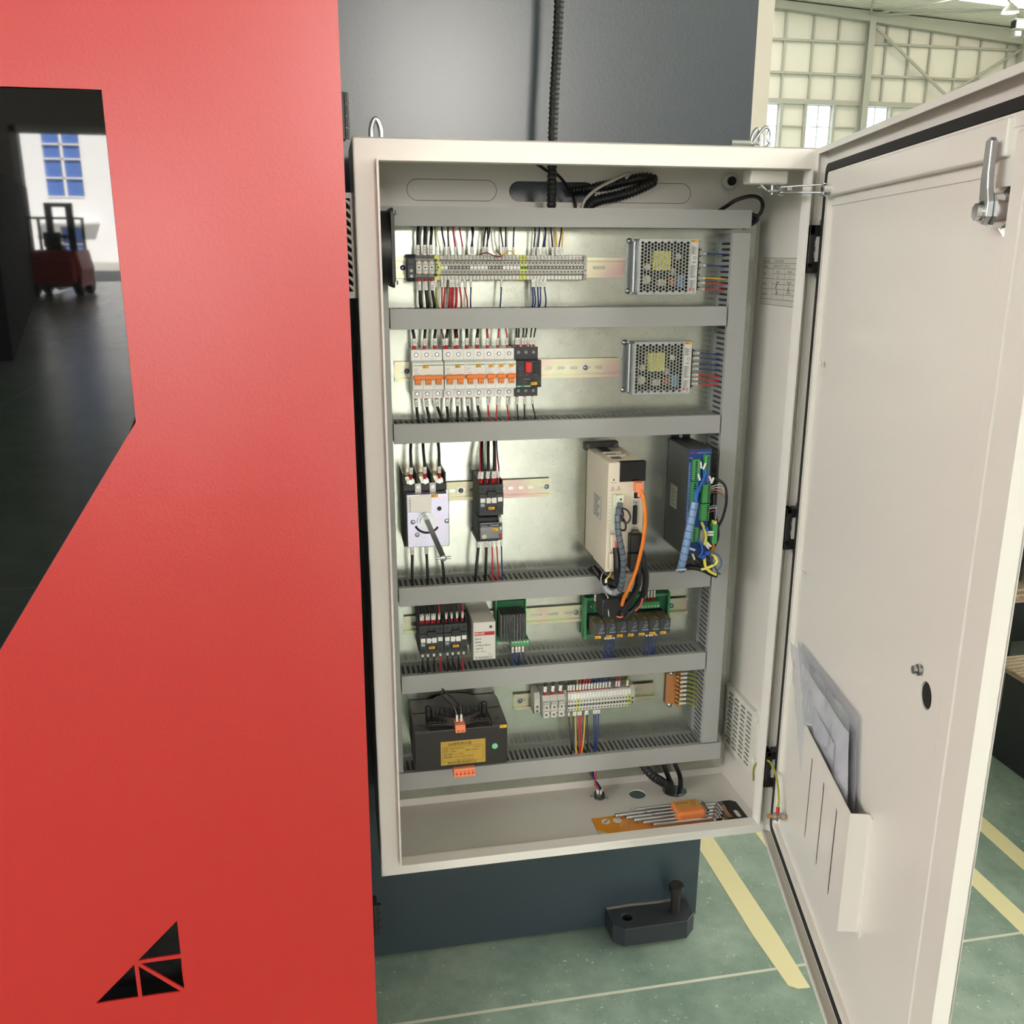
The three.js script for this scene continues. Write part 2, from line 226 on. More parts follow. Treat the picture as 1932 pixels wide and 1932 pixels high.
{
  const lampM = new THREE.MeshStandardMaterial({ color: 0xffffff, emissive: 0xfff6e0, emissiveIntensity: 2 });
  const t = thing('high_bay_lamp', 'bell-shaped high bay lamp hanging under the roof beside the skylight', 'lamp', 24950, 9620, -32300);
  obj('lamp_shade', LA([[60, 320], [120, 250], [260, 120], [300, 0], [285, 0], [245, 110], [100, 235], [50, 300]], 'y', 0, 0, 0, 24), offWhite, t); obj('lamp_bulb', LA([[0, 60], [70, 60], [90, 130], [40, 230], [0, 235]], 'y', 0, 0, 0, 16), lampM, t); obj('hook', CY(12, 360, 'y', 0, 480, 0, 8), frameMat, t);
  const pl = new THREE.PointLight(0xfff4dd, 4); pl.position.set(24.95, 9.56, -32.3); scene.add(pl);
  const c = thing('security_camera', 'white box security camera on a bracket under the roof edge', 'security camera', 10020, 4200, -12000);
  obj('housing', RB(0, 420, 90, 205, -60, 60, 8), white, c); obj('sunshield', RB(-45, 400, 205, 218, -72, 72, 4), white, c); obj('lens_window', RB(-12, 2, 100, 195, -50, 50, 4), satin, c); obj('floodlight', RB(8, 110, -10, 60, -50, 50, 6), white, c); obj('floodlight_window', RB(-6, 10, -4, 54, -42, 42, 4), grayPlastic, c);
  obj('bracket', [CY(20, 90, 'y', 230, 50, 0, 12), RB(200, 900, -14, 14, -20, 20, 6)], white, c);
  structure('column', [B(10920, 11120, FY, 10500, -12060, -12040), B(10920, 11120, FY, 10500, -11840, -11820), B(11010, 11030, FY, 10500, -12040, -11840)], frameMat);
}
// yellow floor tapes
const tapeMat = M(0xe2d7a8, 0.6);
function tape(pts, label) { const g = EX(pts.map(([x, z]) => [x, -z]), 0.7); g.rotateX(-Math.PI / 2); g.translate(0, FY + 0.2, 0); const o = obj('floor_tape', g, tapeMat); o.userData = { label, category: 'floor tape' }; }
tape([[839, -3000], [839, -500], [837, -180], [845, -20], [862, -8], [888, -6], [894, -175], [894, -3000]], 'cream floor tape ending just in front of the machine foot');
tape([[1015, -3000], [1014, -380], [1068, -380], [1068, -3000]], 'short cream floor tape glimpsed between the cabinet underside and the open door hinge');
tape([[1668, -1500], [1665, -580], [1650, 700], [1595, 700], [1615, -515], [1617, -1500]], 'upper cream floor tape beyond the free edge of the open door');
tape([[1490, -1500], [1493, -363], [1508, 700], [1446, 700], [1444, -306], [1440, -1500]], 'lower cream floor tape beyond the free edge of the open door');
// outdoors, seen mirrored in the black window
structure('ground', B(-60000, 60000, FY - 260, FY - 60, ZN + 205, 90000), concrete);
{
  const wallB = M(0xe9eaec, 0.8), sky = M(0x5c7cc0, 0.1), t = thing('building', 'white building with tall blue windows mirrored in the black machine window', 'building', 0, FY, 53000);  // blue of the panes stands in for sky reflected in the glass
  obj('wall', [EX(rectPts(-40000, 12000, -80, 14000), 400, 0, [rectPts(-13785, -12000, 3200, 8600), rectPts(-16900, -14750, 3200, 8600), rectPts(-13400, -12320, -80.5, 1720).map((p) => [p[0], Math.max(p[1], 0)])])], wallB, t);
  for (const [a, b] of [[-13785, -12000], [-16900, -14750]]) { const w = obj('window_frame', [B(a, b, 3140, 3200, -60, 60), B((a + b) / 2 - 60, (a + b) / 2 + 60, 3200, 8600, 40, 160), ...[4080, 5000, 5700, 6600, 7600].map((y) => B(a, b, y - 35, y + 35, 40, 160))], white, t); let last = 3200; for (const y of [4080, 5000, 5700, 6600, 7600, 8600]) { for (const [c, d] of [[a, (a + b) / 2 - 60], [(a + b) / 2 + 60, b]]) obj('pane', B(c, d, last, y, 170, 190), sky, w); last = y; } }
  obj('canopy', B(-14200, -11400, 1850, 1980, -700, 0), wallB, t); const d = obj('door', [B(-13400, -13340, 0, 1720, 60, 160), B(-12380, -12320, 0, 1720, 60, 160), B(-12890, -12830, 0, 1720, 60, 160), B(-13400, -12320, 1660, 1720, 60, 160), B(-13400, -12320, 800, 860, 60, 160)], frameMat, t); obj('pane', [B(-13340, -12890, 0, 1660, 170, 190), B(-12830, -12380, 0, 1660, 170, 190)], sky, d);
}
{
  const fr = M(0xc23a1c, 0.45), t = thing('forklift', 'orange forklift with black mast parked inside the gate, mirrored in black window', 'forklift', -6450, FY, 24000);
  obj('chassis', [EX([[-560, 250], [560, 250], [600, 620], [520, 1020], [-520, 1020], [-600, 620]], 1300, -300, [], 40)], fr, t); obj('counterweight', [RB(-520, 520, 260, 900, -520, -260, 90)], fr, t); obj('seat', [RB(-250, 150, 1000, 1180, 150, 560, 50), RB(-250, 150, 1120, 1480, 60, 160, 40)], black, t);
  for (const [x, z] of [[-500, -150], [500, -150], [-500, 900], [500, 900]]) { const w = obj('wheel', LA([[110, -90], [230, -100], [265, -70], [265, 70], [230, 100], [110, 90]], 'x', x, 265, z, 24), rubber, t); obj('hub', CY(110, 170, 'x', x, 265, z, 16), fr, w); }
  obj('overhead_guard', [B(-540, -480, 1000, 1790, -100, -40), B(480, 540, 1000, 1790, -100, -40), B(-540, -480, 1000, 1790, 820, 880), B(480, 540, 1000, 1790, 820, 880), ...[0, 1, 2, 3, 4].map((i) => B(-540, 540, 1780, 1830, -100 + i * 240, -50 + i * 240))], satin, t);
  obj('mast', [B(-400, -240, 100, 2180, 1060, 1180), B(90, 250, 100, 2180, 1060, 1180), B(-400, 250, 2080, 2180, 1060, 1160), B(-400, 250, 1330, 1420, 1080, 1160)], satin, t); for (const x of [-300, 150]) obj('fork', [B(x - 50, x + 50, 60, 110, 1180, 2200), B(x - 50, x + 50, 60, 620, 1180, 1230)], black, t);
  obj('steering_wheel', new THREE.TorusGeometry(150, 16, 8, 20).rotateX(1.1).translate(-40, 1330, 700), black, t);
  const k = thing('press_machine', 'long dark machine standing inside the hall, mirrored in the black window', 'machine', -8000, FY, 28000);
  const side = EX([[0, 0], [17800, 0], [17800, 2150], [12000, 2400], [900, 2640], [0, 2640]], 1600, 0, [], 20); side.rotateY(Math.PI / 2 - 0.242 + 0.0); side.rotateY(0); side.translate(-1650, 0, 0);
  obj('body', side, M(0x0d0a0b, 0.9), k);
}
// stacked steel frames and timber beyond the door
{
  const woodM = M(0xffffff, 0.75, 0, { map: tWood }), dk = M(0x14171b, 0.5);
  const t = thing('steel_bench', 'low dark steel bench with a stained timber top beyond the door', 'bench', 1910, FY, -850);
  obj('side_beam', RB(0, 90, 0, 285, 0, 2600, 4), dk, t); obj('end_beam', RB(90, 1400, 0, 285, 0, 90, 4), dk, t); for (let i = 0; i < 6; i++) obj('board', RB(-6, 1400, 286, 304 + (i % 2) * 4, 4 + i * 260, 252 + i * 260, 3), woodM, t);
  const s = thing('steel_rack', 'dark steel rack loaded with timber sheets behind the low bench', 'rack', 2270, FY, -1300);
  for (const y of [127, 443, 716]) obj('beam', RB(0, 1800, y, y + (y === 443 ? 186 : 155), -90, 0, 4), dk, s); for (const x of [30, 1600]) obj('leg', RB(x, x + 150, y0(x), 1013, -240, -100, 4), dk, s); for (const x of [30, 1600]) obj('rear_leg', RB(x, x + 150, 0, 1013, -1200, -1060, 4), dk, s);
  for (let i = 0; i < 3; i++) obj('timber_sheet', RB(4 + i * 14, 1790, 284 + i * 14 - 1, 297 + i * 14, -1190, 6 - i * 12, 2), woodM, s);
  for (let i = 0; i < 4; i++) obj('timber_sheet', RB(8 + (i % 2) * 22, 1780, 630 + i * 20, 648 + i * 20, -1190, 4 - (i % 3) * 16, 2), woodM, s);
  for (let i = 0; i < 3; i++) obj('timber_sheet', RB(14 + (i % 2) * 18, 1780, 872 + i * 18, 888 + i * 18, -1190, 4 - (i % 3) * 12, 2), woodM, s);
  obj('upper_beam', RB(0, 1800, 930, 1120, -90, 0, 4), dk, s);
}
function y0() { return 0; }

// ---------- the machine: red guard, black window, dark body, foot ----------
{
  const t = thing('red_machine_guard', 'tall red textured sheet metal guard with black window and triangular cut-outs', 'machine guard', -20, FY, 100);
  const O = (p) => [p[0] + 20, p[1] + 400];
  const win = [[-1600, 1302], [-322, 1302], [-322.6, 866], [-545, 533], [-760, 210], [-1600, 210]].map(O);
  const logo = [[[-339.7, 35.3], [-339.7, -31], [-408, -33]], [[-339.8, -38.5], [-339.9, -100.1], [-403.7, -39.1]], [[-407.7, -43.6], [-345.6, -104.7], [-407.7, -104.8]], [[-414.1, -39.4], [-414, -104.7], [-481.4, -106.2]]].map((q) => q.map(O));
  obj('guard_panel', [EX([[-1800, 60], [-2.5, 60], [3, 1000], [6, 2300], [-1800, 2300]], 3, -3, [win, ...logo])], redPaint, t);
  obj('side_flange', [EX([[-3, 60], [0, 60], [0, 2300], [-3, 2300]], 60, -62)].map((g) => g.applyMatrix4(new THREE.Matrix4().set(1, 0.0036, 0, -3.0, 0, 1, 0, 0, 0, 0, 1, 0, 0, 0, 0, 1))), redPaint, t);
  obj('inner_flange', B(-328, -316, 284, 316, -40, -36), redPaint, t);
  obj('logo_shade_sheet', B(-480, -300, 270, 460, -62, -60), black, t);  // black sheet standing in for the unlit interior behind the cut-outs
  const g = obj('window_glass', B(-1500, 0, -180, 1010, -5, 0), glassBlack, t);
  g.rotation.x = 0.0104; g.position.set(-0.29, 0.72, -0.0165);
  obj('window_seal', TU([[-302, 1702, -4], [-302.6, 1266, -4], [-525, 933, -4], [-740, 610, -4]], 1.2, 40, 6, false, 0), rubber, t);
  const h = thing('guard_hinge', 'upper black hinge on the edge of the red guard above the cabinet corner', 'hinge', -19, 1249, 88);
  obj('leaf', RB(0, 7, 0, 61, -20, 8, 1), satin, h); for (let i = 0; i < 4; i++) obj('knuckle', CY(4.2, 14.2, 'y', 9, 7.6 + i * 15.2, 4, 14), satin, h); obj('pin', CY(2, 60, 'y', 9, 30, 4, 10), steel, h);
  dup(h, -19, -52, 82, 'lower black hinge on the edge of the red guard near the floor');
}
{
  const t = thing('bending_machine', 'dark blue-grey textured machine side plate behind the cabinet', 'machine', -40, FY, -260);
  obj('side_plate', EX([[-1800, 10], [770, 10], [781, 1700], [782, 2700], [-1800, 2700]], 60, -60, [], 1), bluePaint, t);
  obj('front_post', RB(-1760, -30, 10, 2500, 0, 260, 2), bluePaint, t);
  const f = thing('levelling_support', 'dark steel levelling foot plate welded to the machine base', 'machine support', 512, FY, -260);
  const fp = EX([[0, 0], [190, 0], [191, -52], [167, -75], [22, -75], [1, -56]], 44, 0, [circ(38, -38, 13.5, 20)], 1); fp.rotateX(-Math.PI / 2); fp.scale(1, 1, 1); fp.translate(0, 12, 0);
  obj('foot_plate', fp.scale(1, 1, 1), M(0x272b2f, 0.45, 0, { bumpMap: tPeel, bumpScale: 0.0002 }), f);
  obj('weld_bead', TU([[0, 57, 2], [60, 59, 2], [120, 57, 2], [170, 59, 2]], 5, 20, 8), M(0x55534f, 0.5, 0.4), f);
  const b = obj('levelling_bolt', [CY(10.5, 58, 'y', 150, 86, 41, 20)], M(0x2a2726, 0.5, 0.4), f); obj('bolt_head', [CY(18, 15, 'y', 151, 119, 41, 6), CY(15, 3, 'y', 151, 128, 41, 20)], M(0x2e2b29, 0.42, 0.4), b); obj('bolt_pad', CY(14, 13, 'y', 150, 6.5, 41, 16), M(0x2a2726, 0.5, 0.4), b);
}

// ---------- the cabinet ----------
const W = 754, H = 1264, ZP = -194;
const ring = (x0, x1, y0, y1, t, z0, z1, r = 0) => EX(r ? rr(x0, x1, y0, y1, r) : rectPts(x0, x1, y0, y1), z1 - z0, z0, [r ? rr(x0 + t, x1 - t, y0 + t, y1 - t, Math.max(1, r - t)) : rectPts(x0 + t, x1 - t, y0 + t, y1 - t)]);
function rr(x0, x1, y0, y1, r) { const o = []; for (const [cx, cy, a] of [[x1 - r, y0 + r, -90], [x1 - r, y1 - r, 0], [x0 + r, y1 - r, 90], [x0 + r, y0 + r, 180]]) for (let i = 0; i <= 5; i++) { const t = (a + i * 18) * Math.PI / 180; o.push([cx + r * Math.cos(t), cy + r * Math.sin(t)]); } return o; }
const cabinet = thing('electrical_cabinet', 'off-white steel control cabinet with open door, mounted on the dark machine side', 'cabinet', 0, 0, 0);
obj('side_wall', B(0, 2, 0, H, -215, 0), enamelIn, cabinet); obj('side_wall', B(752, 754, 0, H, -215, 0), enamelIn, cabinet); obj('top_wall', B(2, 752, H - 2, H, -215, 0), enamelIn, cabinet);
const kn = (c, y) => stad(c, y, 157, 34.5, 8);
obj('back_wall', EX(rectPts(2, 752, 2, H - 2), 2, -215, [kn(354, 1203.5)]), enamelIn, cabinet);
for (const c of [174.7, 533.5]) obj('knockout', TU([...kn(c, 1204)].map((p) => [p[0], p[1], -212.6]), 0.45, 90, 5, true, 0.1), darkGray, cabinet);
{
  const g = EX(rectPts(2, 752, 2, 213).map(([x, y]) => [x, y]), 2.5, 0, [circ(543, 168, 17.5, 28), circ(625, 167, 26, 32), circ(461, 171, 11, 20), ...[[344, 184], [377, 183], [344, 150], [377, 152]].map(([a, b]) => circ(a, b, 2.4, 8))]); g.rotateX(-Math.PI / 2); g.translate(0, 1.5, 0);
  obj('floor_panel', g, enamel, cabinet);
}
obj('front_frame', EX(rectPts(0, W, 0, H), 2, -2, [rectPts(33, 727, 30, 1233)], 0), enamel, cabinet);
obj('rain_lip', ring(33, 727, 30, 1233, 3.2, -4, 22), enamel, cabinet);
obj('mounting_plate', B(18, 736, 32, 1170, ZP - 2, ZP), zinc, cabinet);
for (const [x, y] of [[30, 40], [724, 40], [30, 1164], [724, 1164]]) obj('plate_stud', CY(5, 18, 'z', x, y, -205, 10), galv, cabinet);
{ const g = obj('grommet', LA([[5, 0], [15, 0], [15, 3], [11, 6], [5, 7]], 'z', 687, 1226.4, -213, 24), offWhite, cabinet); obj('grommet_plug', CY(8, 10, 'z', 687, 1226.4, -207, 16), rubber, g); }
for (const [x, z] of [[39, -72], [669, -72]]) obj('lifting_eye', TU([[x - 7, 1262, z], [x - 7, 1284, z], [x, 1298, z], [x + 7, 1284, z], [x + 7, 1262, z]], 4.2, 30, 10), galv, cabinet);
for (const y of [1106, 628, 150]) { // hinges: dark C-shaped blocks on the frame, with pin and screws
  const h = obj('hinge', [RB(730, 760, y + 21, y + 38, -2, 22, 1.5), RB(730, 760, y - 38, y - 21, -2, 22, 1.5), RB(730, 740, y - 38, y + 38, -2, 22, 1.5)], satin, cabinet);
  obj('hinge_pin', [CY(3, 92, 'y', 753, y, 15, 10)], steel, h); obj('hinge_leaf', [RB(744, 757, y - 20, y + 20, 4, 18, 1), RB(740.5, 746, y - 13, y - 3, 12, 17, 0.6), RB(740.5, 746, y + 4, y + 14, 12, 17, 0.6)], offWhite, h);
}
{ // perforated filter inside, on the hinge-side wall
  const holes = []; for (let c = 0; c < 4; c++) for (let k = 0; k < 12; k++) { const z0 = -190 + c * 30; holes.push(rectPts(z0, z0 + 24, 99 + k * 10, 104.5 + k * 10)); }
  const g = EX(rectPts(-200, -68, 90, 226), 3, 0, holes); g.rotateY(-Math.PI / 2); g.translate(745, 0, 0);
  const t = thing('filter_grille', 'light grey slotted ventilation grille low on the inner hinge-side wall', 'vent grille', 0, 0, 0);
  obj('grille', g, offWhite, t); obj('grille_frame', [B(745, 752, 90, 94, -200, -68), B(745, 752, 222, 226, -200, -68), B(745, 752, 94, 222, -72, -68), B(745, 752, 94, 222, -200, -196)], offWhite, t); obj('filter_mat', B(748, 751.5, 94, 222, -196, -72), M(0x8d877b, 0.8), t);
  for (const [y, z] of [[210, -68], [120, -68]]) obj('clip', B(746, 752, y - 6, y + 6, -68, -62), offWhite, t);
}
{ // louvred fan cover on the outer wall
  const t = thing('louvre_cover', 'pale louvred fan cover on the outer cabinet wall beside the red guard', 'vent cover', 0, 0, 0);
  obj('cover_frame', B(-6, 0, 1030, 1187, -180, -30), offWhite, t);
  for (let k = 0; k < 11; k++) { const y = 1041 + k * 12.6; const g = EX([[-6, 0], [-14.5, 9.5], [-14.5, 11], [-6, 7]].map(([a, b]) => [a, y + b]), 140, -175); obj('louvre', g, offWhite, t); }
  obj('cover_rim', [B(-14, -6, 1179, 1187, -180, -30), B(-14, -6, 1030, 1040, -180, -30)], offWhite, t);
}
{ // fan
  const t = thing('cooling_fan', 'square black cooling fan on the inner cabinet wall beside the top terminal row', 'fan', 2, 1045, -165);
  const fl = (x) => { const g = EX(rr(0, 122, 0, 122, 9), 4, 0, [circ(61, 61, 56, 32)]); g.rotateY(-Math.PI / 2); g.translate(x + 4, 0, 0); return g; };
  obj('frame', [fl(20), fl(54), new THREE.CylinderGeometry(58, 58, 32, 32, 1, true).rotateZ(Math.PI / 2).translate(39, 61, 61)], satin, t);
  obj('hub', CY(24, 26, 'x', 36, 61, 61, 24), black, t); for (let i = 0; i < 5; i++) { const g = RB(-8, 8, 22, 54, -1.5, 1.5, 1); g.rotateY(0.7); g.rotateX(i * 1.2566); g.translate(36, 61, 61); obj('blade', g, black, t); }
  obj('guard_cap', RB(57, 60, 8, 114, 8, 114, 1.4), satin, t);
  for (const y of [8, 114]) for (const z of [8, 114]) { obj('spacer', CY(2, 26, 'x', 12, y, z, 8), brass, t); obj('screw', LA([[0, 3], [3, 2], [4, 0], [0, 0]], 'x', 61, y, z, 12), steel, t); }
}
// ---------- slotted wiring ducts ----------
function duct_(L, h, x, y, rot, label, name = 'wiring_duct') {
  const t = thing(name, label, 'wiring duct', x, y, ZP, 'grey slotted wiring ducts'); if (rot) t.rotation.z = Math.PI / 2;
  const n = Math.floor((L - 6) / 9.9), holes = Array.from({ length: n }, (_, i) => stad(5 + i * 9.9, 34, 4.1, 42, 4)), side = () => { const g = EX(rectPts(0, L, 0, 61), 1.4, 0, holes); g.rotateX(Math.PI / 2); return g; };
  obj('base', B(0, L, 1.4, h - 1.4, 0, 1.4), ductIn, t);
  obj('slotted_side', side().translate(0, 2.2, 0), ductIn, t); obj('slotted_side', side().translate(0, h - 0.8, 0), ductIn, t);
  obj('cover', PX([[63, 0], [63, h], [53.5, h + 0.4], [53.5, h - 0.5], [61.6, h - 1], [61.6, 1], [53.5, 0.5], [53.5, -0.4]].map(([z, yy]) => [z, yy]), 0, L), ductCap, t);
  return t;
}
duct_(677, 31, 20, 1142, 0, 'topmost grey horizontal wiring duct under the cable slots');
duct_(605, 34, 56, 973, 0, 'grey horizontal wiring duct between the top terminal row and the white breakers');
duct_(605, 34, 56, 775.5, 0, 'grey horizontal wiring duct between the white breakers and the rotary switch');
duct_(605, 36, 56, 471.5, 0, 'grey horizontal wiring duct below the rotary switch and servo drive');
duct_(605, 36, 56, 296, 0, 'grey horizontal wiring duct above the black transformer');
duct_(686, 37, 20, 91, 0, 'lowest grey horizontal wiring duct behind the black transformer');
duct_(1003, 33, 697, 131, 1, 'tall vertical grey wiring duct beside the power supplies');
duct_(1010, 34, 54, 131, 1, 'vertical grey wiring duct behind the frame beside the cooling fan');
// ---------- mounting rails ----------
function rail(x0, x1, yc, pitch, sl, screws, label) {
  const L = x1 - x0, t = thing('mounting_rail', label, 'rail', x0, yc - 17.5, ZP, 'zinc-plated mounting rails'), n = Math.floor((L - 12) / pitch);
  obj('rail_web', EX(rectPts(0, L, 5, 30), 1, 0, Array.from({ length: n }, (_, i) => stad(10 + sl / 2 + i * pitch, 17.5, sl, 6, 4))), railMat, t);
  for (const s of [0, 1]) obj('rail_edge', [B(0, L, s ? 29 : 5, s ? 30 : 6, 0, 7.5), B(0, L, s ? 30 : 0, s ? 35 : 5, 6.5, 7.5)], railMat, t);
  for (const x of screws) { const g = obj('screw', [LA([[0, 4], [2.5, 3.6], [4.6, 1.5], [4.8, 0], [0, 0]], 'z', x - x0, 17.5, 1.5, 16), CY(7, 1, 'z', x - x0, 17.5, 1.3, 16)], steel, t); obj('screw_slot', CY(1.7, 0.6, 'z', x - x0, 17.5, 5.4, 6), darkSteel, g); }
}
rail(60, 484, 1074, 35.5, 24, [84], 'iridescent zinc mounting rail carrying the long top terminal row');
rail(64, 481, 895, 24, 16, [86, 416], 'zinc mounting rail carrying the white breakers');
rail(150, 351, 671.5, 18.6, 11, [181, 345], 'golden zinc mounting rail behind the black contactor with overload relay');
rail(68, 640, 412, 34, 23, [86, 408, 607], 'greenish zinc mounting rail carrying paired contactors and the relay board');
rail(282, 578, 230, 27, 15, [296], 'short golden mounting rail carrying the white terminal row above the lowest duct');

// ---------- the open door: u along the door from the hinges, v up, w towards the cabinet side ----------
const DOOR_TURN = -1.82;
const door = new THREE.Group(); door.name = 'door'; door.position.set(0.743, 0, 0); door.rotation.y = DOOR_TURN; cabinet.add(door);
obj('panel', EX(rectPts(0, 805, 0, 1263), 2.5, -19.5, [circ(643, 613, 16.5, 28)]), enamelDoor, door);
obj('flange', [B(0, 2, 0, 1263, -19, 0), B(2, 803, 1261, 1263, -19, 0), B(2, 803, 0, 2, -19, 0), B(803, 805, 0, 1263, -19, 0)], enamelDoor, door);
obj('return_lip', [B(755, 803, 2, 1261, -2, 0), B(2, 7, 2, 1255, -2, 0), B(2, 755, 1254, 1261, -2, 0), B(2, 755, 2, 9, -2, 0)], enamelDoor, door);
obj('gasket', ring(24, 780, 27, 1237, 12, -17, -9, 14), rubber, door);
obj('gasket_rib', ring(37, 767, 40, 1224, 13, -17, -10, 6), enamelDoor, door);
obj('stiffener', [RB(62, 690, 1186, 1221, -17, -5, 3), B(52, 700, 1172, 1224, -17, -15.4)], enamelDoor, door);
obj('stiffener', [RB(712, 742, 62, 1206, -17, -4, 3)], enamelDoor, door);
obj('end_plate', B(664, 716, 1160, 1224, -15.4, -11), enamelDoor, door);
for (const v of [929, 572]) obj('plug', LA([[0, 3], [3, 2], [4.5, 0], [0, 0]], 'z', 96, v, -10, 12), enamelDoor, door);
{
  const c = obj('cam_lock', [CY(16, 18, 'z', 690, 1138, -8, 24), CY(24, 4, 'z', 692, 1138, -15, 6)], chrome, door);
  obj('cam_lever', EX([[-10, -9], [3, -12], [10, -5], [10, 8], [5, 20], [2, 34], [1, 62], [-3, 65], [-11, 63], [-12, 30], [-10, 10]].map(([a, b]) => [686 + a, 1138 + b]), 4.5, 2, [], 0.8), galv, c); obj('hex_bolt', [CY(8, 7, 'z', 686, 1137, 10.5, 6), CY(10, 2, 'z', 686, 1137, 7.5, 20)], chrome, c);
  obj('screw', [CY(3, 10, 'z', 624, 636, -12, 10), CY(7, 2, 'z', 624, 636, -12, 18), CY(5, 4, 'z', 624, 636, -8, 14)], steel, door);
  const k = obj('rotary_handle', [LA([[0, -64], [26, -62], [31, -50], [31, -22], [26, -4], [0, -4]], 'z', 643, 624, -20, 28), RB(632, 654, 596, 652, -98, -80, 6)], satin, door); obj('handle_core', [CY(14.5, 8, 'z', 643, 613, -22, 24)], black, k);
  const s = obj('ground_stud', [CY(4, 36, 'z', 112, 108, 0, 10)], copper, door); obj('nut', [CY(7.5, 6, 'z', 112, 108, 6, 6), CY(9, 1.6, 'z', 112, 108, 1, 20), CY(7.5, 6, 'z', 112, 108, -9, 6)], steel, s);
  const p = obj('document_pocket', EX(rectPts(268, 518, 192, 377), 1.6, 8.4, [322, 392, 460].map((u) => stad(u, 278, 9, 140, 5))), enamelDoor, door);
  obj('pocket_side', [B(516.4, 518, 192, 377, -17, 8.4), B(268, 269.6, 192, 377, -17, 8.4), B(269.6, 516.4, 192, 193.6, -17, 8.4), B(516, 530, 192, 377, -17, -15.6)], enamelDoor, p);
}
// bag with papers in the pocket
{
  const t = thing('document_bag', 'clear plastic bag with a folded booklet, standing in the door pocket', 'plastic bag', 743, 0, 0); t.rotation.y = DOOR_TURN;
  const sheetG = (p, nx, ny, amp, w) => { // bilinear quad with gentle creases, two skins
    const g = new THREE.PlaneGeometry(1, 1, nx, ny), a = g.attributes.position;
    for (let i = 0; i < a.count; i++) { const s = a.getX(i) + 0.5, q = a.getY(i) + 0.5, u = (p[0][0] * (1 - s) + p[1][0] * s) * (1 - q) + (p[3][0] * (1 - s) + p[2][0] * s) * q, v = (p[0][1] * (1 - s) + p[1][1] * s) * (1 - q) + (p[3][1] * (1 - s) + p[2][1] * s) * q; a.setXYZ(i, u, v, w + amp * (Math.sin(u * 0.05 + v * 0.03) + 0.6 * Math.sin(u * 0.11 - v * 0.07))); }
    g.computeVertexNormals(); return g;
  };
  const q = [[290, 230], [514, 230], [450, 487], [112, 455]];
  obj('bag_front', sheetG(q, 40, 24, 1.4, 4), P(0xe8eaf0, 0.12, { transmission: 0.75, thickness: 0, ior: 1.4 }), t); obj('bag_back', sheetG(q, 20, 12, 1, -8), P(0xe8eaf0, 0.15, { transmission: 0.75, thickness: 0, ior: 1.4 }), t);
  obj('booklet', sheetG([[300, 240], [505, 240], [440, 455], [170, 440]], 12, 8, 0.8, -2), M(0xe2e1e3, 0.5), t);
  const r = print(120, 60, (c) => { c.strokeStyle = '#9a9aa0'; c.lineWidth = 1.2; for (let i = 0; i < 12; i++) { c.beginPath(); c.moveTo(4, 4 + i * 5); c.lineTo(60, 4 + i * 5); c.stroke(); } txt(c, 'BOTTOM', 66, 34, 12, '#8a8a92'); txt(c, '070 V', 70, 52, 11, '#8a8a92'); }, '#dcdcde', 2.5);
  stick(t, r, 330, 380, 0.6, { w: 130, h: 62 });
}
// door stay: bracket under the cabinet roof, rods to the door
{
  const t = thing('door_stay', 'steel door stay with two thin rods between cabinet roof and open door', 'door stay', 0, 0, 0);
  obj('bracket', [RB(634, 700, 1208, 1231, -40, -8, 4)], offWhite, t); obj('wire_clip', TU([[655, 1207, -12], [660, 1201, -8], [666, 1195, -4], [672, 1195, -4], [678, 1201, -8], [684, 1207, -12]], 1.5, 24, 6), steel, t);
  for (const x of [654, 685]) obj('screw', LA([[0, 4], [4, 3], [5, 0], [0, 0]], 'y', x, 1201, -14, 12).rotateX(0), steel, t);
  const d = (u, v, w) => [743 - 0.2467 * u - 0.9691 * w, v, 0.9691 * u - 0.2467 * w], e = d(72, 1197, 2), s = [676, 1198, 16];
  obj('pivot', [CY(3, 14, 'y', 667, 1198, 4, 10), RB(655, 700, 1194.5, 1197.5, -2, 14, 1)], steel, t); for (const k of [-1, 1]) obj('rod', TU([[s[0], s[1] + k * 4, s[2]], [(s[0] + e[0]) / 2, (s[1] + e[1]) / 2 + k * 5, (s[2] + e[2]) / 2], [e[0], e[1] + k * 6, e[2]]], 1.5, 12, 8), steel, t);
  obj('rod_plate', RB(s[0] - 3, s[0] + 5, 1195, 1201, 14, 46, 1), steel, t); obj('pivot_screw', [LA([[0, -3], [6, -1], [6, 1], [0, 2]], 'y', s[0], 1190, s[2], 14), LA([[0, -3], [6, -1], [6, 1], [0, 2]], 'y', e[0], e[1] - 9, e[2], 14), CY(4, 16, 'y', e[0], e[1], e[2], 12)], steel, t);
  const f = d(82, 1197, -8); obj('door_bolt', CY(6, 34, 'x', f[0], f[1], f[2], 16), chrome, t);
}
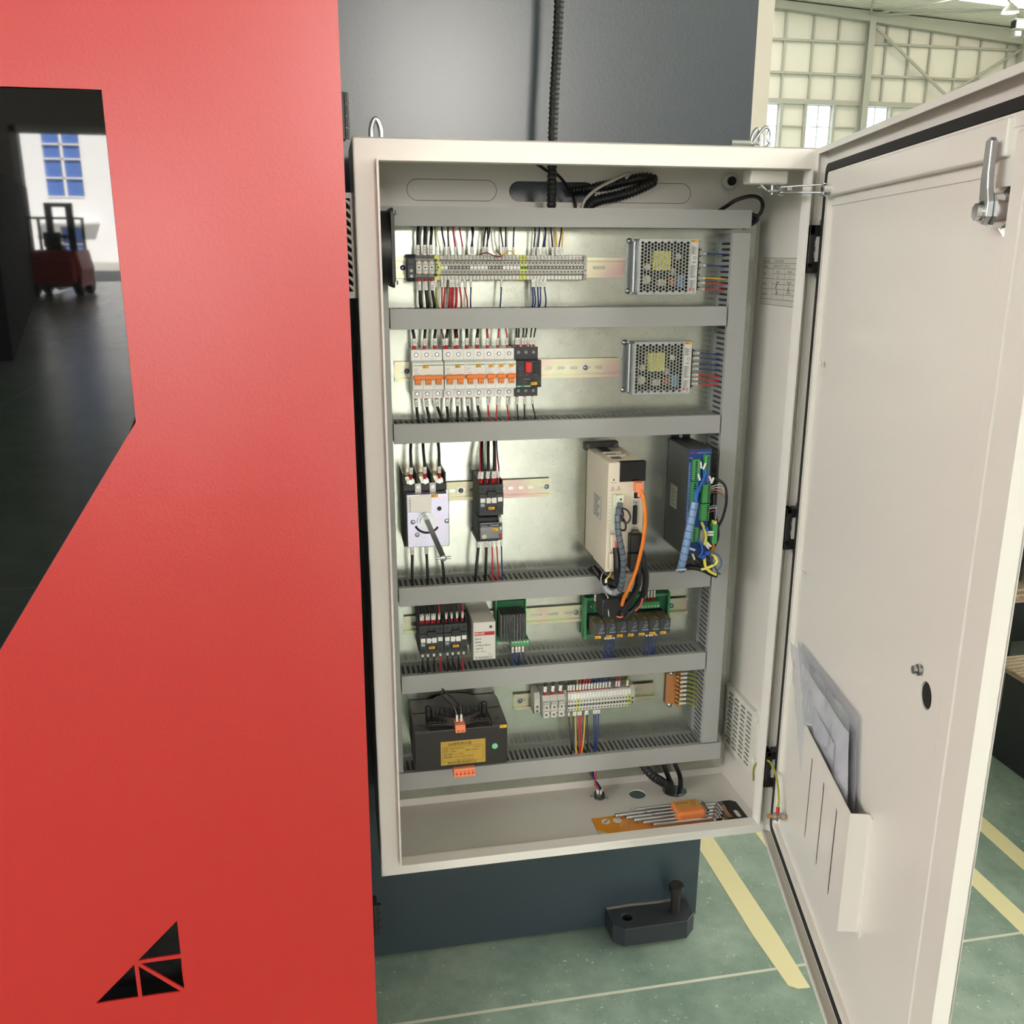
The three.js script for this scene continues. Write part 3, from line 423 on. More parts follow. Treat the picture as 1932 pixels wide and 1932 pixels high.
// earth lead from frame to door
const wireMats = { K: wireBlack, k: wireBlack, r: wireRed, R: wireRed, d: wireDark, b: wireBlue, y: wireYellow, G: wireGY, w: wireWhite }, wireR = { K: 2.7, k: 1.35, r: 1.35, R: 2.2, d: 1.5, b: 1.35, y: 1.3, G: 1.5, w: 1.8 };
const wireName = { K: 'thick black', k: 'thin black', r: 'thin red', R: 'thick red', d: 'dark red', b: 'navy blue', y: 'yellow', G: 'yellow-green', w: 'white' };
{
  const d = (u, v, w) => [743 - 0.2467 * u - 0.9691 * w, v, 0.9691 * u - 0.2467 * w];
  const t = thing('earth_lead', 'yellow-green earth lead arching from cabinet frame to the door stud', 'wire', 0, 0, 0);
  obj('insulation', TU([[733, 98, -30], [725, 136, -15], [728, 164, 5], [734, 171, 30], [730, 160, 66], [722, 136, 95], [716, 120, 105]], 2, 60, 8), wireGY, t); obj('ferrule', TU([[717, 124, 104], [715, 108, 109]], 3.4, 6, 10), ferruleRed, t);
}
// key hung on the lifting eye
{
  const t = thing('cabinet_key', 'bright metal cabinet key wired to the lifting eye on the roof', 'key', 618, 1266, -58);
  obj('key_shaft', [CY(4.6, 34, 'x', 17, 9, 0, 14), RB(34, 50, 6, 12, -3, 3, 2)], steel, t); obj('key_bow', TU([[40, 9, 0], [50, 26, 2], [58, 34, 3], [66, 28, 4], [67, 10, 4], [58, 2, 3], [46, 4, 0]], 2.6, 40, 8, true), steel, t); obj('wire_tie', TU([[60, 20, 4], [70, 34, -6], [75, 16, -12], [66, 10, 0]], 1, 30, 6, true), steel, t);
}

// ---------- breakers ----------
const miniTag = (s, w = 9, h = 4.6) => print(w, h, (c) => txt(c, s, 0.7, h - 1.1, h * 0.72, '#3a2a08', 'sans-serif', 'bold'), '#f4b62f', 10);
const screwAt = (x, y, z, parent, r = 3.6, m = steel) => { const g = obj('screw_recess', CY(r, 0.5, 'z', x, y, z, 14), black, parent); obj('terminal_screw', [CY(r * 0.72, 0.8, 'z', x, y, z + 0.2, 12)], m, g); };
function breaker(x0, poles, tagText, label) {
  const w = poles * 18, t = thing('circuit_breaker', label, 'circuit breaker', x0, 853, ZP, 'white breakers with orange toggles');
  for (let i = 0; i < poles; i++) {
    obj('pole_housing', PX([[5, 0], [50, 0], [50, 15.5], [69, 17], [70, 18], [70, 63], [69, 64], [50, 66], [50, 84], [5, 84]], i * 18 + 0.12, i * 18 + 17.88, 0.3), white, t);
    screwAt(i * 18 + 9, 75.5, 50.6, t); screwAt(i * 18 + 9, 8, 50.6, t);
    obj('toggle_slot', RB(i * 18 + 3.2, i * 18 + 14.8, 25, 44, 69.8, 70.6, 0.3), lightGray, t);
  }
  const g = obj('toggle', [RB(1, w - 1, 35.5, 43, 70, 79, 1.6), ...Array.from({ length: poles }, (_, i) => RB(i * 18 + 4, i * 18 + 14, 27.5, 37, 70, 76, 1.2))], orangeP, t); for (let i = 0; i < poles; i++) obj('toggle_mark', RB(i * 18 + 8, i * 18 + 10, 28.4, 30.4, 75.8, 76.2, 0.2), darkSteel, g);
  stick(t, print(w - 1, 17, (c, W_) => { txt(c, 'Schneider', 1, 4.2, 3.6, '#3d8a4e', 'sans-serif', 'bold'); c.fillStyle = '#3d8a4e'; if (poles > 1) c.fillRect(17, 1.8, W_ - 18, 1.4); txt(c, 'Domae', 2.5, 9.4, 2.2, '#666'); txt(c, poles > 1 ? 'C 16' : 'C 10', 2.5, 13.2, 2.5, '#555'); txt(c, '~400V 6000', 2.5, 16.4, 1.7, '#777'); c.fillStyle = '#d9d8d2'; for (let i = 1; i < poles; i++) c.fillRect(i * 18 - 0.6, 6, 0.3, 11); }, '#efeee9'), w / 2, 53.5, 70.35);
  stick(t, miniTag(tagText, poles === 3 ? 11 : 9.4), poles === 3 ? 23 : poles === 2 ? 23 : 9.6, 56.6, 70.6);
  return t;
}
breaker(90.3, 3, 'QF1', 'three-pole white breaker with one wide orange toggle, beside the red panel');
breaker(145.8, 2, 'QF2', 'two-pole white breaker with orange toggle tagged QF2, next to the three-pole breaker');
breaker(181.8, 2, 'QF4', 'two-pole white breaker with orange toggle tagged QF4');
breaker(217.8, 1, 'QF5', 'single-pole white breaker with small orange toggle tagged QF5');
breaker(235.8, 1, 'QF6', 'single-pole white breaker with small orange toggle tagged QF6');
breaker(253.8, 1, 'QF7', 'single-pole white breaker tagged QF7, touching the black motor breaker');
{
  const t = thing('motor_breaker', 'black motor protection breaker with red stop button beside the white breakers', 'motor breaker', 271.8, 853, ZP);
  obj('housing', [PX([[5, 0], [50, 0], [50, 17], [50, 66], [50, 86], [5, 86]], 0, 43, 0.5)], satin, t); obj('front', RB(0.5, 45, 17.5, 65, 45, 72, 1.5), satin, t);
  for (let i = 0; i < 3; i++) { screwAt(8 + i * 13.5, 77, 50.6, t, 4.2, darkSteel); screwAt(8 + i * 13.5, 9, 50.6, t, 4.2, darkSteel); }
  obj('stop_button', [RB(15, 26.5, 44, 63, 72, 79, 2.2), CY(3.2, 2, 'z', 21, 48, 79.4, 16)], redP, t); obj('start_button', RB(31, 41, 42, 62, 72, 73.6, 1), black, t); obj('dial', [CY(4.6, 2, 'z', 7.5, 52, 72.6, 18), CY(3.2, 1, 'z', 7.5, 41, 72.4, 14)], charcoal, t);
  stick(t, print(44, 3, (c) => { txt(c, 'TeSys', 1, 2.4, 2.3, '#dfeee2', 'sans-serif', 'bold'); txt(c, 'Schneider', 14, 2.4, 2.3, '#dfeee2', 'sans-serif', 'bold'); c.fillStyle = '#1d1d1e'; c.fillRect(25, 0, 20, 3); }, '#2f8a68'), 22.7, 20, 72.3);
  stick(t, print(20, 9, (c) => { txt(c, 'GV2ME08', 0.5, 3, 2.8, '#bdbdbd'); txt(c, 'Power', 0.5, 8, 2.3, '#a8a8a8'); }, '#1d1d1e'), 22, 30, 72.3); stick(t, print(14, 3, (c) => txt(c, 'STOP', 2, 2.4, 2.5, '#a8a8a8'), '#1d1d1e'), 20.5, 39.5, 72.3, { w: 11 }); stick(t, print(14, 3, (c) => txt(c, 'START', 2, 2.4, 2.5, '#a8a8a8'), '#1d1d1e'), 36.5, 39.5, 72.3, { w: 11 });
  stick(t, miniTag('QF3', 11, 5), 31.5, 24.5, 72.6);
}
// ---------- power supplies ----------
function supply(x, y, tagText, label) {
  const t = thing('power_supply', label, 'power supply', x, y, ZP, 'perforated power supplies'), w = 112, h = 96, hexes = [];
  for (let r = 0; r < 15; r++) for (let c = 0; c < 15; c++) { const cx = 6.2 + c * 6.05 + 0, cy = 6.5 + r * 5.98 + (c % 2 ? 2.6 : -0.4); if (cx < 93 && cy > 3.4 && cy < h - 3.4) hexes.push(Array.from({ length: 6 }, (_, k) => [cx + 3.0 * Math.cos(k * Math.PI / 3), cy + 2.95 * Math.sin(k * Math.PI / 3)])); }
  obj('mesh_cover', EX(rectPts(0, w - 16, 0, h), 0.8, 34.2, hexes), galv, t);
  obj('chassis', [B(0, w, 0, h, 0, 1.2), B(0, 1, 0, h, 1.2, 34.2), B(0, w + 4, h - 1, h, 1.2, 34.2), B(0, w - 6, 0, 1, 1.2, 34.2), B(-12, 0, 0, h, 0, 1.2)], galv, t);
  obj('side_lip', [CY(3.4, h - 8, 'y', -3.6, h / 2, 18, 12), B(-1, 0, 4, h - 4, 2, 34)], steel, t);
  for (const yy of [h - 3, 5]) obj('screw', [LA([[0, 4], [2.5, 3.6], [5, 1.5], [5.4, 0], [0, 0]], 'z', -8, yy, 1.2, 16)], steel, t);
  const b = obj('circuit_board', B(4, w - 6, 4, h - 4, 3, 5), M(0x3a4a2c, 0.6), t);
  obj('transformer_core', RB(30, 62, 42, 76, 5, 31, 1.5), M(0xe6e27a, 0.5), b); const capM = M(0xd8d2bf, 0.45); for (const q of [CY(8, 24, 'z', 18, 26, 17, 18), CY(6, 20, 'z', 20, 48, 15, 16), CY(5, 20, 'z', 78, 66, 15, 14), RB(42, 58, 14, 26, 5, 22, 1), RB(66, 74, 34, 46, 5, 20, 1)]) obj('capacitor', q, capM, b); obj('heat_sink', [RB(78, 90, 12, 34, 5, 26, 0.6)], M(0x7fa8c9, 0.45), b); obj('coil', [CY(7, 14, 'y', 72, 22, 14, 16)], M(0xc47a45, 0.5), b);
  const p = obj('label_plate', B(w - 16, w - 1, 0, h, 34.2, 35), galv, t);
  stick(p, print(13, 88, (c) => { c.fillStyle = '#555'; for (const [y0_, y1_] of [[7, 20], [40, 62], [66, 80]]) for (let y_ = y0_; y_ < y1_; y_ += 1.6) c.fillRect(1, y_, 4 + ((y_ * 37) % 7), 0.7); c.strokeStyle = '#444'; c.lineWidth = 0.7; c.beginPath(); c.arc(8, 27, 2.4, 0, 6.3); c.stroke(); txt(c, 'LRS', 3, 36, 4, '#444', 'sans-serif', 'bold'); c.save(); c.translate(5, 87); c.rotate(-Math.PI / 2); txt(c, 'CE', 0, 5, 6, '#333', 'sans-serif', 'bold'); c.restore(); c.fillStyle = '#e2574c'; c.fillRect(0.6, 80, 3.6, 5); }, '#dcdbd6', 3.5), w - 8.5, 47, 35.2);
  stick(p, miniTag(tagText, 11, 4.6), w - 9, 93, 35.4);
  obj('terminal_strip', [RB(w - 1, w + 5, 8, h - 14, 6, 26, 1), ...[0, 1, 2, 3, 4, 5, 6].map((i) => B(w - 1, w + 10, 12 + i * 11 - 1, 12 + i * 11 + 1, 6, 22))], satin, t);
}
supply(500.5, 1027.5, 'VC1', 'perforated metal power supply at the end of the top terminal row');
supply(498, 847, 'VC2', 'perforated metal power supply at the end of the white breaker row');
// ---------- rotary switch ----------
{
  const t = thing('rotary_switch', 'black three-pole isolator with iridescent steel front and long square shaft', 'isolator switch', 68, 592, ZP);
  obj('housing', [RB(0, 78, -6, 98, 0, 62, 2), RB(0, 78, 98, 112, 0, 70, 2), ...[0, 25, 51, 75].map((x) => RB(x, x + 3.2, 104, 130, 0, 62, 1))], satin, t);
  obj('front_plate', [RB(4.5, 79.5, 0.5, 97.5, 60, 90, 1.4)], plated, t);
  for (const x of [14.5, 40, 65.5]) { const c = obj('terminal', [RB(x - 8, x + 8, 110, 114, 20, 66, 1)], brass, t); obj('clamp_screw', [CY(7, 3, 'z', x, 116, 66, 18), CY(4.6, 6, 'z', x, 116, 69, 16)], steel, c); }
  for (const x of [27, 53]) { const c = obj('fixing_tab', [RB(x - 5.4, x + 5.4, 97, 113, 70.2, 72, 0.6)], offWhite, t); obj('tab_screw', CY(3.2, 2, 'z', x, 107, 73, 14), steel, c); }
  stick(t, print(42, 30, (c) => { hz(c, '工', 3, 7, 3.4); hz(c, '作', 3, 11.2, 3.4); hz(c, '标', 3, 15.4, 3.4); hz(c, '准', 3, 19.6, 3.4); hz(c, '符', 3, 23.8, 3.4); hz(c, '合', 3, 28, 3.4); }, '#f7f3ee'), 27, 80.5, 90.5);
  stick(t, miniTag('QS1', 12.5, 5.2), 54, 94, 90.5);
  obj('hole', CY(4, 0.6, 'z', 62, 70.5, 90.3, 18), black, t);
  obj('arc_slot', TU(Array.from({ length: 11 }, (_, i) => { const a = (205 + i * 12) * Math.PI / 180; return [40 + 23 * Math.cos(a), 50 + 23 * Math.sin(a), 89.6]; }), 2.2, 30, 8), black, t);
  for (const [x, y] of [[15, 48], [75, 47], [22, 24]]) obj('rivet', LA([[0, 1.6], [3, 1.2], [4.2, 0], [0, 0]], 'z', x, y, 90.4, 16), plated, t);
  const b = obj('boss', [CY(15.5, 3, 'z', 39.5, 50, 92, 28), CY(12, 8, 'z', 39.5, 50, 96, 28), RB(22, 30, 46, 54, 90.5, 93, 1)], steel, t);
  const sh = B(-4.1, 4.1, -4.1, 4.1, 0, 186); sh.rotateZ(0.3); sh.applyMatrix4(new THREE.Matrix4().set(1, 0, 0.034, 39.5, 0, 1, -0.047, 50, 0, 0, 1, 98, 0, 0, 0, 1)); obj('shaft', sh, darkSteel.clone(), t);
  obj('cross_pin', [CY(2.2, 24, 'x', 45.6, 41.6, 282, 10), LA([[0, 3], [4.6, 2], [4.8, 0], [0, 0]], 'z', 46, 41.2, 283, 14)], steel, t);
}
// ---------- contactors ----------
function contactor(x, y, tagText, label, mirrored) {
  const t = thing('contactor', label, 'contactor', x, y, ZP, 'black contactors');
  obj('housing', [PX([[5, -6], [50, -6], [50, 0], [82, 2], [82, 16], [85, 17], [85, 41], [82, 42], [82, 57], [58, 58.5], [58, 63], [5, 66]], 0.2, 44, 0.6), ...[0.6, 10.6, 21.6, 32.6, 42.4].map((q) => RB(q, q + 1.6, 50, 65, 40, 78, 0.5))], charcoal, t);
  for (let i = 0; i < 4; i++) { screwAt(6.2 + i * 10.6, 50, 82.4, t, 3.5, satin); screwAt(6.2 + i * 10.6, 9, 82.4, t, 3.5, satin); }
  obj('bridge', [RB(14, 30, 36, 47, 84, 89, 1), RB(17, 27, 43, 46, 88, 90, 0.5)], satin, t); obj('lower_bridge', RB(12, 32, 12, 19.5, 82, 87, 1), satin, t);
  for (const [a, b, c_, d_] of [[2, 10.6, 26, 34], [33.6, 42, 27, 35]]) obj('white_flap', RB(a, b, c_, d_, 85, 86, 0.4), white, t); obj('indicator', [RB(12.6, 20.6, 25, 35, 85, 88, 0.6), RB(22.4, 31, 25, 35, 85, 88, 0.6), RB(20.6, 22.4, 29, 32, 85, 87, 0.3)], white, t); obj('gray_patch', B(2.4, 9.4, 18.5, 24.5, 84, 85.7), M(0x9aa7ab, 0.5), t);
  stick(t, print(12, 3, (c) => txt(c, 'EasyPact', 0.4, 2.4, 2.5, '#cfd3d4', 'sans-serif', 'bold'), '#35393b'), 7, 38.6, 85.3, { w: 11 }); stick(t, print(12, 3, (c) => txt(c, 'Schneider', 0.2, 2.4, 2.4, '#cfd3d4', 'sans-serif', 'bold'), '#35393b'), 37.6, 38.8, 85.3, { w: 11 });
  stick(t, miniTag(tagText, 11, 5), 21.8, 15.8, 87.4);
  return t;
}
contactor(202.5, 642, 'KM1', 'single black contactor stacked on an overload relay, white indicators');
contactor(90, 381, 'KM4', 'paired black contactor nearer the red panel, above the slotted duct');
contactor(134.6, 381, 'KM5', 'paired black contactor touching the pale voltage relay side');
{
  const t = thing('overload_relay', 'black thermal overload relay with clear flap under the single contactor', 'overload relay', 202.5, 588, ZP);
  obj('housing', [RB(0, 43, 4, 48, 6, 70, 1.5), RB(1, 42.5, 9, 41, 70, 83, 1), RB(-2, 40, 0, 9, 6, 62, 1.5)], charcoal, t); obj('clear_flap', [RB(1.5, 42, 12, 42, 83, 85, 0.8)], P(0x9a9fa0, 0.1, { transmission: 0.55, thickness: 0 }), t);
  obj('dial', CY(4.2, 3, 'z', 8.5, 17, 85, 20), cream, t); obj('reset_button', RB(36, 41, 15, 20, 83, 87, 0.6), redP, t); obj('test_tab', RB(37, 40, 28, 34, 83, 86, 0.6), offWhite, t); for (let i = 0; i < 4; i++) screwAt(5.5 + i * 10.8, 5, 62.4, t, 3.6, darkSteel);
  obj('jumper', RB(36.5, 41, 42, 52, 66, 84, 1), offWhite, t);
  stick(t, print(38, 6, (c) => { txt(c, 'EasyPact', 1, 4.4, 3, '#c9cccd'); txt(c, 'Schneider', 18, 4.4, 3.2, '#c9cccd', 'sans-serif', 'bold'); }, '#2c3032'), 21, 37.4, 85.3); stick(t, miniTag('FR1', 11.5, 5.4), 28.5, 28.6, 85.5);
}
// ---------- voltage relay, braking module, relay board ----------
{
  const t = thing('voltage_relay', 'pale grey voltage relay with red band on its front', 'relay', 187.6, 369.5, ZP);
  obj('housing', [RB(0, 41.6, 0, 74.5, 38, 97, 1.2), RB(0.4, 41.2, 1, 73.5, 0, 38, 1)], M(0xd6d3ca, 0.45), t);
  stick(t, print(41, 74, (c) => { c.strokeStyle = '#999'; c.lineWidth = 0.3; c.strokeRect(0.5, 0.5, 40, 73); c.fillStyle = '#b9242b'; c.fillRect(2.2, 18.6, 37, 7.2); txt(c, 'DELIXI', 3, 24.4, 5.6, '#f3e6e2', 'sans-serif', 'bold'); txt(c, 'XJ3-G', 3, 33.6, 4.4, '#222', 'sans-serif', 'bold'); hz(c, '继电器', 3, 40.4, 3.6); hz(c, '工作电压三相380V', 3, 46.8, 3.5); hz(c, '符合标准', 3, 53.2, 3.5); txt(c, 'GB/T 14048.5', 3, 59, 3.4, '#333'); c.strokeStyle = '#555'; c.beginPath(); c.ellipse(30, 63.4, 2, 1.2, 0, 0, 6.3); c.stroke(); c.fillStyle = '#444'; c.fillRect(2.4, 67.2, 36, 0.4); c.fillRect(2.4, 72.4, 36, 0.4); hz(c, '德力西电器有限公司', 3, 71.6, 3.4); }, '#d9d7cf'), 20.8, 37.2, 97.3);
  obj('indicator_lamp', [CY(2.8, 1.2, 'z', 32.5, 65, 97.6, 18)], darkGray, t);
  const m = thing('braking_module', 'green rail module with upright grey cooling fins beside the pale relay', 'rail module', 242, 364, ZP);
  obj('carrier', [B(0, 60, 0, 94, 5, 9), B(0, 2.4, 0, 94, 9, 26), B(57.6, 60, 0, 94, 9, 26)], greenCarrier, m); obj('circuit_board', B(3, 57, 8, 88, 16, 18), greenPcb, m);
  for (let i = 0; i < 16; i++) obj('fin', B(4 + i * 3.12, 5.1 + i * 3.12, 21, 77, 20, 62), M(i % 2 ? 0x6f7171 : 0x8b8b89, 0.4, 0.6), m); obj('fin_base', B(4, 52, 22, 76, 18, 24), darkSteel, m);
  obj('terminal_strip', [RB(24, 60, 9, 22, 18, 56, 1)], greenP, m); for (let i = 0; i < 6; i++) obj('terminal_screw', CY(1.9, 1, 'z', 27.6 + i * 5.8, 17.6, 56.2, 12), galv, m);
  const r = thing('relay_board', 'green relay carrier board on the fourth rail, partly behind black cables', 'relay board', 418, 366, ZP);
  obj('carrier', [B(0, 175, 0, 82, 6, 9), B(0, 4, -2, 86, 9, 30), B(171, 175, -2, 86, 9, 30), RB(0, 175, 76, 82, 9, 22, 1), RB(0, 175, 0, 6, 9, 22, 1)], greenCarrier, r); obj('circuit_board', B(5, 170, 6, 76, 17, 19), greenPcb, r); obj('relay_socket', RB(8, 162, 16, 50, 19, 30, 1.5), black, r);
  for (const [a, n] of [[20, 6], [112, 6]]) { obj('terminal_strip', [RB(a, a + n * 6.6, 58, 71, 19, 36, 0.8)], greenP, r); for (let i = 0; i < n; i++) obj('terminal_screw', RB(a + 1.2 + i * 6.6, a + 5.4 + i * 6.6, 59, 64, 35.6, 36.6, 0.4), M(0x9fd0b0, 0.5), r); }
  for (const [a, b] of [[112, 54], [120, 53], [142, 54], [150, 53.4], [14, 62]]) obj('component', RB(a, a + 3, b, b + 2, 19, 20.6, 0.3), white, r);
  const front = print(20, 26, (c) => { c.fillStyle = '#3c4144'; c.fillRect(0, 0, 20, 26); txt(c, 'b-', 13, 5, 3.4, '#dcdcdc'); c.fillStyle = '#9fa4a6'; for (let i = 0; i < 3; i++) c.fillRect(11 - i * 1.5, 8 + i * 2.6, 7.6, 0.8); txt(c, 'Schneider', 7, 18.4, 2.8, '#cfd6da', 'sans-serif', 'bold'); }, '#3c4144');
  const names = ['KA5', 'KA1', 'KA6', 'KA7', 'KA8', 'KA2', 'KA3'], amb = M(0x6d6354, 0.35), tagged = ['the first, beside the cable side of the green board', 'second from the white contactor side', 'third, under the ferrite core', 'middle one of seven', 'fifth, under the black cables', 'sixth, next to the end one', 'the end one beside the screw'];
  names.forEach((n, i) => {
    const o = thing('plug_in_relay', `brown plug-in relay tagged ${n}, ${tagged[i]}`, 'relay', 427.5 + i * 22, 383, ZP + 30, 'plug-in relays on the green board');
    obj('housing', RB(0, 20.8, 0, 31, 0, 40, 0.8), amb, o); obj('contact_window', [RB(3, 9, 30.6, 31.4, 4, 10, 0.3), RB(13, 18, 30.6, 31.3, 24, 36, 0.3)], M(0xb8873f, 0.4), o); obj('front_plate', B(0.4, 20.4, 0.3, 30.7, 39.6, 40.4), M(0x3c4144, 0.5), o); stick(o, front, 10.4, 16, 40.7, { h: 28 }); stick(o, miniTag(n, 12, 5.6), 6.4, 2.2, 41);
  });
}
// ---------- servo drive ----------
{
  const t = thing('servo_drive', 'tall cream servo drive with black display and orange cable plugged in', 'servo drive', 422, 544, ZP);
  obj('housing', [RB(0, 67, 0, 202, 64, 147, 2), RB(0.6, 66.4, 2, 200, 3, 64, 1.5)], cream, t);
  obj('top_vents', [RB(16, 34, 201.4, 202.6, 12, 118, 0.3)], darkGray, t); for (let i = 0; i < 7; i++) obj('vent_slot', B(17, 33, 202.6, 203.2, 18 + i * 8, 22 + i * 8), black, t); for (const z of [70, 96]) obj('top_clip', [RB(10, 46, 202, 206, z, z + 5, 1)], M(0xb9ae9c, 0.5), t);
  obj('mounting_ear', [RB(-6, 60, 196, 212, 0, 9, 2)], M(0x37332f, 0.5), t); for (const x of [0, 54]) obj('ear_screw', CY(4, 4, 'z', x, 205, 10, 14), darkSteel, t);
  obj('display', RB(20.5, 68, 167, 203, 138, 149.5, 1), P(0x070708, 0.08), t); obj('charge_lamp', CY(1.5, 0.8, 'z', 10, 171, 147.2, 12), black, t);
  stick(t, print(24, 20, (c) => { txt(c, 'CHARGE', 2, 4, 3, '#777'); c.strokeStyle = '#444'; c.lineWidth = 0.5; for (const x of [3, 13.5]) { c.beginPath(); c.moveTo(x, 17); c.lineTo(x + 4, 10); c.lineTo(x + 8, 17); c.closePath(); c.stroke(); c.beginPath(); c.moveTo(x + 4.4, 11.8); c.lineTo(x + 3.2, 14.2); c.lineTo(x + 4.6, 14.2); c.lineTo(x + 3.8, 16.2); c.stroke(); } }, '#ddd1bd'), 14, 159, 147.2);
  stick(t, print(7, 62, (c) => ['L1', 'L2', 'L3', 'L1C', 'L2C', 'B1', 'B2', 'B3', 'N'].forEach((s, i) => txt(c, s, 0.8, 4 + i * 6.8, 3, '#777')), '#ddd3c2'), 4, 110, 147.2);
  obj('power_connector', [RB(7.4, 12, 80, 147, 147, 157, 0.6), RB(12, 26, 78, 146, 147, 160, 0.8)], M(0xd8dcc6, 0.5), t); for (let i = 0; i < 9; i++) obj('contact', CY(1.8, 1, 'z', 20, 85 + i * 6.7, 160.2, 10), i % 3 ? satin : copper, t);
  obj('motor_connector', RB(5, 20, 44, 74, 147, 158, 2.5), cream, t); obj('brake_connector', RB(4, 17, 8, 38, 147, 158, 2.5), cream, t); obj('red_mark', CY(2.4, 0.8, 'z', 17, 64, 158.3, 14), redP, t);
  obj('network_port', [RB(46, 60, 134, 150, 146.6, 149, 0.5)], offWhite, t); obj('port_opening', RB(47.5, 58.5, 136, 147, 148.4, 149.4, 0.3), black, t);
  obj('signal_port', [RB(42, 58.5, 78, 133, 146.6, 148.4, 0.6)], lightGray, t); obj('signal_socket', RB(46.5, 54.5, 88, 124, 147, 152, 2), black, t); for (const y of [129, 82]) obj('jack_screw', [CY(2.8, 4, 'z', 50, y, 149.6, 8), RB(46, 55, y - 2, y + 2, 148, 149.4, 0.6)], steel, t);
  for (const [a, b] of [[40, 74], [8, 39]]) { const p = obj('cable_plug', [RB(39, 63, a, b, 147, 166, 3), RB(42, 60, a - 3, a, 147, 162, 1)], satin, t); obj('plug_cap', RB(45, 57, b - 1, b + 5, 148, 158, 1), M(0x5a5048, 0.5), p); }
  stick(t, print(26, 40, (c) => { for (let i = 0; i < 8; i++) { c.fillStyle = '#555'; c.fillRect(3, 3 + i * 4.6, 18 - (i % 3) * 3, 2); } c.strokeStyle = '#777'; c.strokeRect(0.5, 0.5, 25, 39); }, '#d3d0c8', 4), -0.5, 108, 84, { ry: -Math.PI / 2, w: 50, h: 42 });
  const o = thing('orange_cable', 'bright orange network cable hanging from the servo drive front', 'cable', 0, 0, 0);
  obj('cable', TU([[475, 702, -36], [480, 686, -24], [483, 655, -19], [482.5, 625, -19], [480, 595, -22], [473, 550, -29], [465, 516, -38], [462, 490, -56], [463, 470, -70]], 3.4, 70, 10), orangeP, o); obj('plug', [RB(468, 482, 694, 712, -47, -30, 1.5), CY(4, 12, 'y', 476, 692, -33, 12)], salmon, o);
}
// ---------- motion controller ----------
{
  const t = thing('motion_controller', 'dark grey controller box with blue front and green connectors', 'controller', 585, 552, ZP);
  obj('housing', [RB(0, 46, 0, 204, 2, 104, 1.5)], M(0x3f4040, 0.42), t); obj('mounting_ear', [RB(4, 42, 204, 214, 0, 4, 1)], satin, t); obj('ear_screw', CY(3.6, 3, 'z', 22, 209, 5, 12), steel, t); obj('front_panel', B(1.2, 43.5, 4, 203, 104, 106), bluePanel, t);
  stick(t, print(42, 199, (c) => { txt(c, 'BSC-10', 2, 8, 5, '#c23a3a', 'sans-serif', 'bold'); txt(c, 'www.bsctech.com', 17, 7.4, 3, '#d7dff0'); txt(c, 'Run', 1, 17, 3.4, '#d7dff0'); c.fillStyle = '#b9c6e6'; for (let i = 0; i < 46; i++) c.fillRect(0.6, 24 + i * 3.6, 3.4, 1.6); for (let i = 0; i < 16; i++) c.fillRect(37, 20 + i * 3.2, 3.6, 1.2); }, '#1d4088', 4), 22.4, 103.5, 106.3);
  const con = (x0, x1, y0_, y1_, n, side) => { const k = obj('connector', [RB(x0, x1, y0_, y1_, 106, 117, 0.8)], greenP, t); for (let i = 0; i < n; i++) obj('contact', RB(side ? x1 - 5 : x0 + 3, side ? x1 - 1.6 : x0 + 7, y0_ + 2 + i * (y1_ - y0_ - 3) / n, y0_ + 4.4 + i * (y1_ - y0_ - 3) / n, 116.6, 117.5, 0.3), black, k); };
  con(7, 20, 147, 186, 9, 0); con(6, 18, 100, 145, 10, 0); con(28, 37, 162, 194, 7, 1); con(27, 42, 104, 139, 9, 1); con(26, 42, 70, 102, 8, 1); con(10, 24, 30, 58, 6, 0); obj('grey_port', RB(27, 38, 26, 52, 106, 116, 1), grayPlastic, t);
  stick(t, print(20, 54, (c) => { c.fillStyle = '#666'; for (let i = 0; i < 9; i++) c.fillRect(3 + (i % 3), 5 + i * 5, 3 + (i * 5) % 11, 1.6); }, '#bdbcb8', 3), -0.3, 100, 42, { ry: -Math.PI / 2, w: 36, h: 44 });
}

